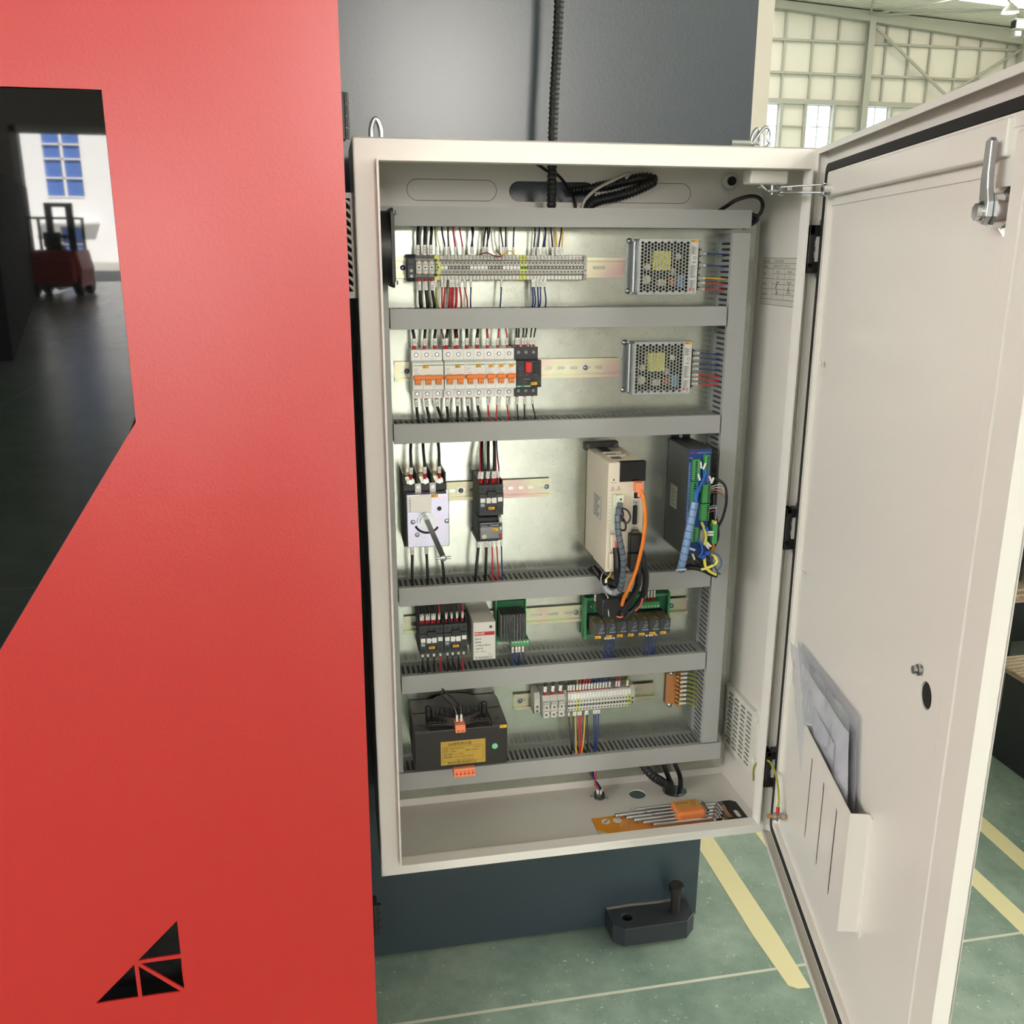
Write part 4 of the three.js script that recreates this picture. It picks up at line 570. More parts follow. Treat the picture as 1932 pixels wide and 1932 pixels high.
// ---------- top terminal row ----------
function endBracket(x, y, z, w, h, mat, label) {
  const t = thing('end_bracket', label, 'rail end bracket', x, y, z); obj('housing', [PX([[4, 0], [34, 0], [40, 6], [40, h - 6], [34, h], [4, h]], 0, w, 0.5), RB(1.5, w - 1.5, h - 16, h - 8, 39, 42, 0.5)], mat, t);
  for (const q of [0.2, 0.4]) obj('screw', [CY(Math.min(2.6, w / 3), 1, 'z', w / 2, h * q, 40.5, 12)], darkSteel, t); return t;
}
endBracket(89, 1052, ZP, 13.2, 44, charcoal, 'dark end bracket opening the top terminal row beside the fan');
endBracket(398.4, 1053, ZP, 5.4, 42, grayPlastic, 'slim grey end bracket closing the top terminal row beside the power supply');
const bigG = (gnd) => {
  const t = thing('terminal_block', gnd ? 'wide yellow and green earth terminal in the top row' : 'wide grey power terminal in the top row, first from the fan', 'terminal block', gnd ? 135.6 : 102.8, 1053, ZP, 'wide terminals of the top row'), w = gnd ? 9.4 : 10.6;
  obj('housing', [PX([[3, 0], [30, 0], [34, 9], [45, 12], [45, 31], [34, 34], [30, 43], [3, 43]], 0.1, gnd ? w * 0.5 : w, 0.3)], gnd ? M(0x2f7d4f, 0.5) : grayPlastic, t); if (gnd) obj('yellow_half', PX([[3, 0], [30, 0], [34, 9], [45.4, 12], [45.4, 31], [34, 34], [30, 43], [3, 43]], w * 0.5, w, 0.3), yellowP, t);
  obj('marker_strip', [B(0.2, w - 0.2, 1, 7, 30, 33.4), B(0.2, w - 0.2, 36, 42, 30, 33.4)], gnd ? yellowP : darkGray, t);
  for (const y of [13.6, 30]) obj('terminal_screw', [LA([[0, 1.6], [3, 1.2], [3.1, 0], [0, 0]], 'z', w / 2, y, 45, 14)], cream, t); obj('bridge_socket', [RB(w / 2 - 3, w / 2 + 3, 18.6, 25.4, 45, 46, 0.4)], gnd ? yellowGreen : white, t); obj('socket_hole', CY(1.7, 0.6, 'z', w / 2, 22, 46.1, 10), black, t); return t;
};
const big0 = bigG(false); dup(big0, 113.7, 1053, ZP, 'wide grey power terminal in the top row, second from the fan'); dup(big0, 124.6, 1053, ZP, 'wide grey power terminal in the top row, touching the earth terminal'); bigG(true);
{
  const proto = (kind) => {
    const t = thing('terminal_block', 'x', 'terminal block', 0, 0, 0, 'narrow terminals of the top row'), w = 6.1, m = kind === 'g' ? yellowGreen : grayPlastic;
    obj('housing', PX([[3, 0], [29, 0], [31, 8], [41, 11], [41, 31], [31, 34], [29, 42], [3, 42]], 0.1, w, 0.25), m, t);
    obj('marker', B(0.5, w - 0.4, 1, 7.4, 29, 32.2), kind === 'g' ? yellowGreen : offWhite, t); obj('marker', B(0.5, w - 0.4, 34.6, 41, 29, 32.2), kind === 'g' ? yellowGreen : offWhite, t);
    for (const y of [13.6, 28.6]) { const q = obj('screw_hole', RB(0.9, w - 0.8, y - 2.6, y + 2.6, 40.6, 41.4, 0.5), lightGray, t); obj('terminal_screw', CY(1.5, 0.6, 'z', w / 2 + 0.2, y + 0.3, 41.5, 10), black, q); }
    obj('bridge_socket', RB(0.4, w - 0.3, 18.6, 23.6, 40.6, kind === 'j' ? 43 : 41.6, 0.5), kind === 'j' ? white : kind === 'g' ? M(0x3f6b2c, 0.5) : black, t); if (kind === 'n') obj('socket_rim', CY(1.6, 0.5, 'z', w / 2, 21.1, 41.8, 10), lightGray, t); return t;
  };
  const p = { n: null, j: null, g: null };
  for (let i = 0; i < 40; i++) {
    const k = i === 22 || i === 23 ? 'g' : i < 2 || (i > 7 && i < 13) || (i > 16 && i < 22) ? 'j' : 'n', x = 145.3 + i * 6.315;
    const label = k === 'g' ? `yellow-green earth terminal in the top row, ${ord(i - 22)} of two` : `narrow grey terminal in the top row, ${ord(i)} after the wide earth terminal${k === 'j' ? ', white jumper across' : ''}`;
    let o; if (!p[k]) { o = proto(k); p[k] = o.clone(); o.position.set(x / 1000, 1.0535, ZP / 1000); o.userData.label = label; } else o = dup(p[k], x, 1053.5, ZP, label, 'terminal_block');
    stick(o, print(5, 6, (c) => txt(c, String(i + 1), i > 8 ? 0.4 : 1.5, 4.6, 3.4, '#444'), k === 'g' ? '#d6d667' : '#dfddd4', 5), 3.1, 37.8, 32.4, { name: 'marker_print' });
  }
}
// ---------- bottom row: fuse holders and white terminals ----------
endBracket(316.5, 215, ZP, 12, 46, lightGray, 'grey end bracket beginning the lower terminal row beside the transformer');
endBracket(376.4, 221, ZP, 6.4, 40, grayPlastic, 'grey end bracket between the fuse holders and the white terminals');
endBracket(514.6, 218, ZP, 9, 42, lightGray, 'grey end bracket closing the lower terminal row');
for (let i = 0; i < 3; i++) {
  const label = `pale grey fuse terminal of the lower row, ${['next to the end bracket', 'between two others', 'next to the white terminals'][i]}`;
  const t = thing('fuse_holder', label, 'fuse holder', 330 + i * 15.2, 212, ZP, 'fuse terminals of the lower row');
  obj('housing', PX([[3, 2], [50, 2], [56, 6], [56, 40], [48, 48], [3, 48]], 0.2, 15, 0.4), lightGray, t); obj('fuse_lever', [RB(1, 12.6, 24, 40, 56, 62, 1), RB(1, 12.6, 5, 19, 56, 60, 1)], lightGray, t); obj('lever_ribs', [0, 1, 2].map((k) => B(1.4, 12.2, 34 + k * 2, 35 + k * 2, 62, 62.8)), grayPlastic, t);
  for (const y of [29, 12]) obj('terminal_screw', CY(2.4, 0.8, 'z', 6.6, y, 60 + (y > 20 ? 2 : 0), 12), darkSteel, t); obj('side_screw', [CY(1.8, 1, 'z', 13.4, 28, 57, 10), CY(1.8, 1, 'z', 13.4, 14, 57, 10)], darkGray, t);
}
{
  const proto = (k) => {
    const t = thing('terminal_block', 'x', 'terminal block', 0, 0, 0, 'white terminals of the lower row'), w = 6.1, m = k === 'g' ? yellowGreen : offWhite;
    obj('housing', PX([[3, 0], [34, 0], [40, 5], [40, 12], [43, 14], [43, 28], [40, 30], [38, 44], [3, 45]], 0.1, w, 0.25), m, t); obj('marker', B(0.4, w - 0.3, 31, 43, 39.4, 41.6), white, t);
    for (const y of [8, 26]) obj('wire_entry', CY(1.7, 0.8, 'z', w / 2, y, (y < 10 ? 40 : 43.2), 12), k === 'g' ? M(0x4a7a34, 0.5) : darkSteel, t); obj('bridge_slot', RB(0.6, w - 0.5, 15, 20, 42.6, 43.4, 0.3), k === 'g' ? M(0x4a7a34, 0.5) : darkGray, t); return t;
  };
  const p = {};
  for (let i = 0; i < 21; i++) {
    const k = i === 3 || i === 20 ? 'g' : 'w', x = 384 + i * 6.22, label = k === 'g' ? `yellow-green earth terminal ${i === 3 ? 'among the first white terminals' : 'at the far end of the white terminals'} of the lower row` : `white narrow terminal of the lower row, ${ord(i)} from the fuse terminals`;
    let o = p[k]; if (!o) { o = p[k] = proto(k); o.position.set(x / 1000, 0.213, ZP / 1000); o.userData.label = label; } else o = dup(o, x, 213, ZP, label);
  }
}
// ---------- transformer ----------
{
  const t = thing('control_transformer', 'big black control transformer with gold rating plate, bottom corner of the cabinet', 'transformer', 71, 168, ZP);
  obj('housing', [RB(0, 175, 0, 81, 60, 128, 3), RB(2, 173, 2, 84, 2, 60, 2), RB(0, 30, 80, 83, 10, 128, 1), RB(146, 175, 80, 83, 10, 128, 1)], M(0x2a2422, 0.42), t);
  const hump = CY(62, 86, 'x', 87, 44, 0, 32); hump.scale(1, 0.92, 1); hump.translate(0, 6, 60); obj('coil_cover', [new THREE.CylinderGeometry(52, 60, 14, 32).translate(86, 87, 58)], M(0x302927, 0.5), t);
  for (let i = 0; i < 13; i++) obj('comb_tooth', RB(30 + i * 8.1, 34.6 + i * 8.1, 80, 108 - (i === 0 || i === 12 ? 0 : 4), 84, 90, 1), satin, t); obj('comb_end', [RB(26, 37, 80, 112, 82, 92, 4), RB(132, 143, 80, 112, 82, 92, 4)], satin, t); obj('comb_base', RB(26, 143, 80, 86, 90, 112, 1), satin, t);
  for (let i = 0; i < 13; i++) obj('comb_step', RB(28 + i * 8.9, 36 + i * 8.9, 86, 89, 92, 110, 0.8), M(0x2a2422, 0.5), t);
  for (let i = 0; i < 11; i++) obj('lower_tooth', RB(34 + i * 9.4, (i === 0 || i === 10 ? 46 : 39.6) + i * 9.4, i === 0 || i === 10 ? -14 : -10, 2, 88, 100, 2), satin, t);
  for (const x of [15, 160]) obj('mounting_hole', CY(4.6, 0.8, 'y', x, 83.2, 104, 18), black, t);
  stick(t, print(84, 49, (c) => {
    c.strokeStyle = '#6a5218'; c.lineWidth = 0.5; c.strokeRect(4, 12, 76, 30); hz(c, 'JBK控制变压器', 14, 9.6, 6.6, '#2c2410'); const k = '#2c2410';
    hz(c, '型号', 6, 17.6, 4, k); txt(c, ': DTJB-1500-00001', 15, 17.4, 3.6, k); txt(c, '2025.03', 62, 17.4, 3.6, k); hz(c, '功率', 6, 23, 4, k); txt(c, ': 1500VA', 15, 22.8, 3.6, k); hz(c, '频率', 47, 23, 4, k); txt(c, ': 50/60Hz', 56, 22.8, 3.6, k); hz(c, '输入电压', 6, 28.6, 4, k); txt(c, ': 0-1  380V', 24, 28.4, 3.8, k); hz(c, '输出电压', 6, 34.4, 4, k); txt(c, ': 20-21  200V (1350VA)', 24, 34.2, 3.8, k); txt(c, '22-23  24V (150VA)', 29, 40.4, 3.8, k); hz(c, '南京天锡科技有限公司', 13, 47.6, 5.2, k);
  }, '#bd9a3f', 5), 91, 32, 128.4);
  obj('green_dot', CY(5.6, 0.5, 'z', 151, 38, 128.3, 22), M(0x7fcf9c, 0.5), t); stick(t, miniTag('TC1', 13, 6), 167, 77.6, 128.5);
  const a = obj('plug_terminal', [RB(76, 95, 76, 92, 104, 136, 1.2)], salmon, t); obj('wire_entry', [RB(79, 83, 91.6, 92.6, 120, 128, 0.4), RB(87, 91, 91.6, 92.6, 120, 128, 0.4), ...[0, 1].map((i) => RB(79 + i * 8, 84 + i * 8, 79, 81, 135.6, 136.4, 0.3))], redP, a); for (const x of [81, 89]) obj('ferrule', RB(x - 2, x + 2, 92, 106, 118, 124, 1), white, a);
  const b = obj('lower_terminal', [RB(72, 112, -16, 2, 108, 136, 1.2)], salmon, t); obj('wire_entry', Array.from({ length: 5 }, (_, i) => [RB(75 + i * 7.6, 79.4 + i * 7.6, -5, -3.6, 135.6, 136.4, 0.3), RB(75 + i * 7.6, 79.4 + i * 7.6, -10.6, -7.6, 135.6, 136.4, 0.3)]).flat(), redP, b);
  stick(b, print(40, 4, (c) => ['20', '21', '22', '23', 'PE'].forEach((s, i) => txt(c, s, 2 + i * 7.6, 3.4, 3.4, '#c0603f')), '#f59468'), 92.6, -13.6, 136.4);
  for (const [i, x] of [77, 90].entries()) { const w = thing('lead_wire', `short grey-black lead into the orange plug on the transformer top, ${ORD[i]} of two`, 'wire', 0, 0, 0, 'transformer leads'); obj('insulation', TU([[71 + (i ? 89 : 81), 274, -74], [71 + x - 2, 287, -84], [71 + x - 18, 296, -110], [71 + 62, 300, -130], [71 + 64, 304, -138]], 1.6, 40, 8), darkSteel, w); }
}
// ---------- earth bar ----------
{
  const t = thing('earth_bar', 'copper earth bar with rows of brass screws beside the lower vertical duct', 'earth bar', 600, 190, ZP);
  obj('bar', [RB(2, 40, 6, 76, 3, 8, 0.6)], copper, t); for (const y of [75, 4]) obj('screw', LA([[0, 6], [3.4, 5], [5.6, 1.5], [6, 0], [0, 0]], 'z', y > 50 ? 13 : 12, y, 5, 16), steel, t);
  for (let i = 0; i < 8; i++) obj('terminal_post', [CY(2.6, 12, 'z', 22, 9 + i * 9.1, 12, 10), CY(2.6, 12, 'z', 28, 6 + i * 9.1, 13, 10), CY(3.2, 1.6, 'z', 22, 9 + i * 9.1, 18, 6)], brass, t);
}
// ---------- wires ----------
const COUNT = {};
function wire(code, a, b, dir, row, opt = {}) {
  const key = row + code; COUNT[key] = (COUNT[key] ?? -1) + 1; const i = COUNT[key];
  const t = thing('wire', `${wireName[code]} wire ${row}, ${ord(i)} of its colour from the red panel`, 'wire', 0, 0, 0, `wires ${row}`), r = wireR[code], fe = opt.fe ?? 6, sl = opt.sl ?? 13, ax = opt.axis ?? 'y';
  const A = V(a), Bv = V(b), d = ax === 'x' ? new THREE.Vector3(1, 0, 0) : new THREE.Vector3((b[0] - a[0]) * 0.012, dir, 0).normalize(), at = (s) => A.clone().addScaledVector(d, s).toArray();
  const e1 = fe + sl + 3, L = A.distanceTo(Bv), mid = A.clone().addScaledVector(d, e1).lerp(Bv, 0.55); mid.x += opt.bend ?? ((i * 37 % 7) - 3) * 0.5; mid.z += opt.bulge ?? 3;
  obj('insulation', TU([at(fe), at(e1), ...(L > e1 + 6 ? [mid.toArray()] : []), b], r, 14, 7, false, 0.5), wireMats[code], t);
  const seg = (s0, s1, rr_, m, name) => { const g = TU([at(s0), at((s0 + s1) / 2), at(s1)], rr_, 2, 8); obj(name, g, m, t); };
  if (fe) seg(-1, fe, r + 0.5, opt.fm ?? ferruleRed, 'ferrule'); if (sl) seg(fe, fe + sl, r + 0.9, paper, 'marker_sleeve');
  if (sl && opt.mark !== false && r > 1) { const m = at(fe + sl / 2), q = MARKS[(i + row.length) % MARKS.length]; stick(t, q, m[0], m[1], m[2] + r + 1.0, ax === 'x' ? { w: sl - 1, h: r * 1.6 } : { rz: Math.PI / 2, w: sl - 1, h: r * 1.6 }).name = 'sleeve_print'; }
}
const MARKS = ['L1', 'L2', 'L3', '121', 'R2', 'U3', '24V', '0V'].map((s) => print(9, 4, (c) => txt(c, s, 1.4, 3.4, 3.8, '#333'), '#eeece6', 6));
const lay = (list, ya, za, yb, zb, dir, row, opt = {}) => { for (const q of list.split(' ')) { const [c, xa, xb] = [q[0], ...q.slice(1).split('/').map(Number)]; wire(c, [xa, ya, za], [xb, yb, zb], dir, row, { ...opt, ...(opt[c] ?? {}) }); } };
lay('K107/111 K118.6/122 K129.4/132 G139/139 k155/149 k160/160 r172/169 r185/179 k202/200 k199/203 k219/227 k227/228 k225/232 k255/251 k259/260 b272/276 k309/311 b316/320 k328/328 b324/331 k343/339 y350/349 k353/359 y359/361', 1095, -158, 1147, -164, 1, 'above the top terminal row', { fe: 0, sl: 14, K: { sl: 17 }, bulge: 5 });
lay('K108.6/112 K119.4/123 K130.4/134 G137/139 r148/148 r154/149 R163/160 R167.5/165 R174/170 r179/181 r187/191 b198/198 b252/249 b307/307 b310.6/310 b316/319 b322/320 b329/330', 1055, -158, 1002, -160, -1, 'below the top terminal row', { fe: 0, sl: 13, K: { sl: 15, fe: 3 }, bulge: 6 });
lay('K97/97 K114.5/119 K132.5/135 d149/146 K153/155 d168/168 K171/173 K189/190 K207/209 R225/228 r243/250 r261/259 k277/281 k281/284 k289/291 k294/296 k302/308 k308/314', 936, -152, 976, -160, 1, 'above the breaker row', { fe: 7, sl: 12, bulge: 2, K: { fe: 8 } });
lay('K97.5/103 K115.5/122 K133.5/144 K153/151 K171/171 K189/192 K207/210 r225/229 r243/240 r261/261 k279/281 k293/291 k307/311', 854, -152, 806, -146, -1, 'below the breaker row', { fe: 4, sl: 13, bulge: 5 });
lay('K82.5/88 K108/108 K133.5/135', 708, -128, 780, -155, 1, 'above the rotary switch', { fe: 14, sl: 12, bulge: 4 }); lay('r203/215 K208.5/217 K219/228 K229.6/238 r234/240 b240/243', 700, -125, 780, -160, 1, 'above the single contactor', { fe: 9, sl: 13, bulge: 2 });
lay('K82.5/83 K108/111 K133.5/141', 594, -136, 500, -146, -1, 'below the rotary switch', { fe: 9, sl: 15, bulge: 8 }); lay('K206/199 K220/218 r230/233 r238/244 b247/252', 590, -138, 500, -146, -1, 'below the overload relay', { fe: 1, sl: 13, bulge: 6 });
lay('k94/96 k98/99 k104.6/106 k108.6/110 k115/117 k119/121 r127/133 k141/142 k151/153 k161/163 r171/175', 440, -122, 478, -150, 1, 'above the paired contactors', { fe: 6, sl: 12, bulge: -4 }); lay('k96/96 k106/105 k117/117 r129/130 k142/143 k152/154 k163/164 r173/172', 384, -124, 326, -142, -1, 'below the paired contactors', { fe: 0, sl: 12, bulge: 4 });
lay('b270/271 b277/280 k283/283 b290/291', 375, -140, 326, -142, -1, 'below the finned module', { fe: 3, sl: 12, bulge: 3 }); lay('b455/453 b461/458 b466/464 b472/469 b540/534 b546/541 b551/546 b559/556', 386, -142, 326, -142, -1, 'below the plug-in relays', { fe: 2, sl: 12, bulge: 4 });
lay('k440/438 k447/446 k453/453 k459/461 k466/468 k536/537 k542/543 k549/549 k555/556 k561/561', 436, -168, 478, -172, 1, 'above the relay board', { fe: 7, sl: 14, bulge: 0 });
lay('K336.5/341 K351.8/358 K367/374', 259, -150, 300, -158, 1, 'above the fuse terminals', { fe: 8, sl: 12, bulge: 0 }); lay('k387/389 k392/394 k398/400 G405/408 r411/414 r417/425 r423/428 r429/434 b435/438 b441/446 b447/452 b453/456 b459/464 b465/468 b472/475 r485/495 r491/499 G509/515', 256, -160, 300, -164, 1, 'above the white terminals', { fe: 4, sl: 12, bulge: 0 });
lay('k388/393 k399/391 y402/401 r408/409 r413/411 y424/411 k427/422 b441/438 b446/439 b452/440', 214, -158, 122, -142, -1, 'below the white terminals', { fe: 0, sl: 9, bulge: 8 });
for (let i = 0; i < 8; i++) wire('G', [628, 268 - i * 9.6, -176], [668, 262 - i * 9.6, -172], 1, 'from earth bar to vertical duct', { axis: 'x', fe: 0, sl: 14, bulge: 2, bend: 0 });
for (const [yy, c, sub] of [[1099, 'b', 0], [1078, 'b', 0], [1056, 'y', 0], [1047, 'r', 0], [1036, 'r', 0]]) wire(c, [612, yy, -172], [668, yy - 2, -158], 1, 'at the upper power supply', { axis: 'x', fe: 6, sl: 14, bulge: 3, bend: 0 });
for (const [yy, c] of [[920, 'b'], [911, 'b'], [900, 'b'], [891, 'b'], [880, 'r'], [872, 'r'], [863, 'r']]) wire(c, [610, yy, -172], [666, yy - 2, -158], 1, 'at the lower power supply', { axis: 'x', fe: 6, sl: 13, bulge: 3, bend: 0 });
{ // loose jumpers over the top terminals
  const t = thing('jumper_wire', 'white lead looping down onto the middle of the top terminal row', 'wire', 0, 0, 0); obj('insulation', TU([[235, 1146, -160], [233, 1125, -148], [236, 1103, -146], [246, 1095, -150]], 1.6, 30, 8), wireWhite, t);
  const u = thing('jumper_wire', 'dark red jumper lying over the top terminal row beside the white lead', 'wire', 0, 0, 0); obj('insulation', TU([[212, 1096, -152], [224, 1099, -148], [238, 1094, -147], [248, 1093, -148], [248, 1098, -150]], 1.1, 40, 7), wireDark, u);
  const v = thing('jumper_wire', 'yellow jumper arching between two terminals of the top row', 'wire', 0, 0, 0); obj('insulation', TU([[247, 1095, -150], [256, 1097, -147], [265, 1103, -148], [274, 1095, -150]], 1.0, 40, 7), wireYellow, v);
}
// ---------- cables at the servo drive and the controller ----------
const cable = (name, label, pts, r, mat, seg = 50, part = 'sheath') => { const t = thing(name, label, 'cable', 0, 0, 0); obj(part, TU(pts, r, seg, 12), mat, t); return t; };
const wraps = (t, pts, r, n, mat) => { const c = new THREE.CatmullRomCurve3(pts.map(V), false, 'catmullrom', 0.5); for (let i = 1; i < n; i++) { const p = c.getPointAt(i / n), d = c.getTangentAt(i / n), g = new THREE.TorusGeometry(r, 0.55, 5, 18); g.applyMatrix4(new THREE.Matrix4().compose(p, new THREE.Quaternion().setFromUnitVectors(new THREE.Vector3(0, 0, 1), new THREE.Vector3(d.x, d.y + 0.35, d.z).normalize()), new THREE.Vector3(1, 1, 1))); obj('wrap_turn', g, mat, t); } };
{
  const sp = [[441, 676, -34], [436, 660, -26], [434, 645, -22], [436, 620, -19], [443, 590, -18], [447, 560, -22], [448, 530, -32], [450, 510, -46], [445, 499, -60], [436, 500, -68]];
  const t = cable('spiral_wrapped_cable', 'grey spiral-wrapped wire bundle hanging from the servo drive', sp, 5.4, M(0x5d6770, 0.3), 70); wraps(t, sp, 5.6, 18, black); obj('open_end', TU([[450, 510, -46], [445, 499, -60], [436, 500, -68], [430, 507, -74]], 5.8, 20, 12), M(0x9a9ca0, 0.3), t);
  for (const [i, q] of [[[442, 668, -34], [452, 664, -24], [456, 652, -20], [450, 642, -22], [442, 650, -30]], [[442, 655, -32], [448, 643, -22], [448, 630, -22], [442, 627, -32]], [[441, 672, -34], [444, 658, -24], [440, 646, -22]]].entries()) cable('black_loop', `thin black wire curling from the cream power connector, ${ORD[i]} of three`, q, 1.7, wireBlack, 40, 'insulation').userData.group = 'curled wires at the power connector';
  const mot = cable('motor_cable', 'thick black motor cable below the servo drive, bent up to its lower plug', [[437, 594, -36], [438, 575, -32], [438, 555, -30], [442, 532, -38], [447, 518, -54], [444, 513, -76], [432, 516, -104], [418, 524, -128]], 6.4, wireBlack, 60); obj('red_core', TU([[437, 606, -36], [437, 596, -36], [437.4, 582, -34]], 2.6, 10, 10), M(0xe0606a, 0.5), mot);
  cable('black_cable', 'black cable running behind the bent motor cable under the servo drive', [[420, 530, -120], [436, 508, -98], [448, 505, -82], [452, 512, -70]], 6, wireBlack, 40);
  cable('black_cable', 'printed black cable between the orange cable and the straight black cable', [[476, 560, -38], [480, 545, -34], [484, 520, -46], [482, 498, -58], [474, 472, -68], [466, 452, -76]], 6.2, M(0x19191b, 0.4), 50);
  cable('black_cable', 'straight printed black cable at the far side of the servo plugs', [[484, 584, -36], [489, 560, -34], [496, 535, -40], [501, 505, -56], [500, 482, -68], [492, 460, -76], [480, 448, -80]], 6, M(0x19191b, 0.4), 60);
  const fz = thing('ferrite_core', 'black square ferrite core with white tie, hanging over the relays', 'ferrite core', 447, 466, -84); const fg = EX(rr(-24, 24, -18, 18, 7), 30, -15, [circ(10, -11, 6.4, 18)], 1.5); fg.rotateY(0.12); obj('clip_housing', fg, M(0x1a1a1b, 0.38), fz); obj('core_hole', CY(6, 2, 'z', 10, -11, 9, 18), black, fz); obj('cable_tie', TU([[-9, 19.6, -14], [-10, 20, 4], [-12, 19, 15.5], [-12, 0, 17], [-9, -18, 16], [-7, -20, 4]], 1.1, 40, 6), white, fz);
  cable('black_cable', 'black braided leads lying on top of the plug-in relays', [[470, 456, -84], [478, 448, -78], [470, 440, -80], [456, 444, -86]], 5, wireBlack, 30);
  for (const [i, q] of [[[500, 486, -62], [496, 470, -62], [490, 456, -72]], [[452, 450, -66], [458, 448, -64], [464, 449, -66]]].entries()) cable('pink_lead', `short pink lead end showing among the black cables, ${ORD[i]} of two`, q, 1.5, M(0xe06a62, 0.5), 16, 'insulation').userData.group = 'pink lead ends';
  const lug = thing('blue_lug', 'blue insulated cable lug with yellow wire under the servo drive', 'cable lug', 0, 0, 0); obj('sleeve', CY(4.2, 15, 'y', 455, 527, -48, 12), M(0x1c50b4, 0.4), lug); obj('lug', CY(3, 8, 'y', 455, 540, -46, 10), brass, lug); obj('wire', TU([[455, 519, -48], [454, 513, -52], [450, 510, -56]], 1.4, 12, 8), white, lug);
  const yl = thing('yellow_lead', 'yellow-green lead with white end emerging under the servo drive', 'wire', 0, 0, 0); obj('insulation', TU([[437, 545, -60], [434, 536, -56], [428, 528, -58]], 1.7, 16, 8), M(0xd8b93c, 0.5), yl); obj('white_end', CY(2.4, 7, 'y', 427, 524, -58, 10), white, yl);
  const ct = thing('cable_tie', 'grey cable tie around the bent black motor cable', 'cable tie', 0, 0, 0); obj('strap', new THREE.TorusGeometry(11, 1, 8, 30).rotateY(0.9).translate(433, 516, -96), lightGray, ct);
}
{
  const bl = [[600, 716, -74], [599, 700, -64], [594, 684, -58], [588, 665, -54], [581, 630, -50], [574, 592, -48], [571, 560, -52], [573, 538, -66], [582, 526, -90], [596, 520, -112]];
  const t = cable('wrapped_bundle', 'pale blue spiral-wrapped wire bundle hanging before the blue controller front', bl.slice(3), 7.2, M(0x7d9cc6, 0.25), 70); wraps(t, bl.slice(3), 7.4, 14, M(0x4a545e, 0.5));
  obj('end_turn', new THREE.TorusGeometry(8.6, 2, 8, 24).rotateX(1.2).translate(573, 534, -64), M(0xb9bec6, 0.25), t);
  const ends = [[612, 722, -86], [616, 728, -84], [617, 722, -82], [604, 700, -80], [602, 706, -80], [619, 716, -82], [606, 694, -80]];
  ends.forEach((e, i) => cable('blue_wire', `light blue wire entering the pale blue spiral wrap, ${ord(i)} in the bundle`, [e, [e[0] - 2 - (i % 3), e[1] - 14, -72], [599 - i * 1.4, 690 - i, -62 + (i % 3) * 2], [590 - (i % 4), 668, -54 + (i % 2) * 4]], 1.5, wireLight, 30, 'insulation').userData.group = 'light blue wires at the controller');
  const ms = [[606, 728, -78, 0.2], [612, 726, -76, -0.3], [603, 706, -76, 0.3], [624, 702, -74, 0.4], [628, 699, -74, -0.4], [598, 556, -70, 0.4], [593, 572, -66, 1.2], [622, 576, -66, 0.7], [624, 580, -64, 0.9], [621, 584, -66, 0.8], [628, 597, -70, 1.5], [628, 602, -70, 1.5]];
  ms.forEach((m, i) => { const o = thing('marker_sleeve', `small white wire marker among the controller wires, ${ord(i)} from above`, 'wire marker', m[0], m[1], m[2], 'white markers at the controller'); const g = CY(2.1, 12, 'y', 0, 0, 0, 8); g.rotateZ(m[3]); obj('sleeve', g, paper, o); });
  cable('black_cable', 'black cable looping from the controller over the vertical duct and back', [[629, 700, -88], [640, 699, -80], [650, 692, -74], [655, 680, -72], [657, 655, -72], [654, 628, -76], [649, 608, -82], [645, 585, -88], [640, 562, -96]], 2.6, wireBlack, 70);
  cable('black_cable', 'second black cable running down along the controller edge', [[640, 668, -90], [639, 640, -84], [643, 615, -78], [647, 590, -80], [643, 565, -88], [636, 548, -98]], 4, wireBlack, 60);
  const fan = [['white', wireWhite, 682], ['grey', lightGray, 678], ['pink', M(0xd08a80, 0.5), 674], ['brown', M(0x7a4a3a, 0.5), 670], ['white', wireWhite, 640], ['red', M(0xd8402c, 0.5), 634], ['light blue', M(0x8fb2d6, 0.5), 644]];
  fan.forEach(([n, m, y], i) => cable('thin_wire', `fine ${n} wire fanning out from the green connectors, ${ord(i)} from above`, [[626, y, -84], [634, y + 6, -78], [i < 4 ? 648 : 640, i < 4 ? y + 8 - i * 2 : y + 4, -76], [i < 4 ? 654 : 639, i < 4 ? y - 4 : y - 14, -74]], 0.8, m, 26, 'insulation').userData.group = 'fine wires at the controller');
  const pl = thing('green_plug', 'green plug with orange tail hanging beside the controller', 'connector', 0, 0, 0); obj('plug', RB(633, 643, 578, 616, -84, -70, 1.5), greenP, pl); obj('tail', TU([[638, 580, -77], [639, 568, -78], [635, 558, -84]], 2.8, 16, 8), orangeP, pl); obj('tip', RB(634.5, 641.5, 614, 622, -82, -72, 1), M(0xd6dc7a, 0.5), pl);
  const yel = M(0xe0d45a, 0.5);
  [['upper', [[610, 622, -70], [616, 606, -66], [618, 592, -64], [616, 580, -64]]], ['middle', [[618, 556, -66], [619, 540, -62], [626, 530, -60], [640, 522, -58]]], ['crossing', [[612, 532, -64], [626, 537, -60], [640, 545, -60], [638, 556, -64], [630, 560, -70]]]].forEach(([n, q]) => cable('yellow_sleeve', `${n} yellow sleeve tangled below the controller`, q, 2.6, yel, 30, 'insulation'));
  [['navy blue', wireLight, [[604, 592, -70], [610, 580, -64], [611, 566, -62], [606, 556, -64]]], ['dark grey', M(0x3a4a5c, 0.5), [[624, 572, -64], [630, 550, -60], [642, 528, -58], [648, 522, -58]]], ['slate blue', M(0x3f5f86, 0.5), [[628, 566, -66], [644, 558, -62], [650, 542, -60], [644, 530, -60]]]].forEach(([n, m, q]) => cable('loose_wire', `${n} loose wire end below the controller`, q, 1.7, m, 30, 'insulation'));
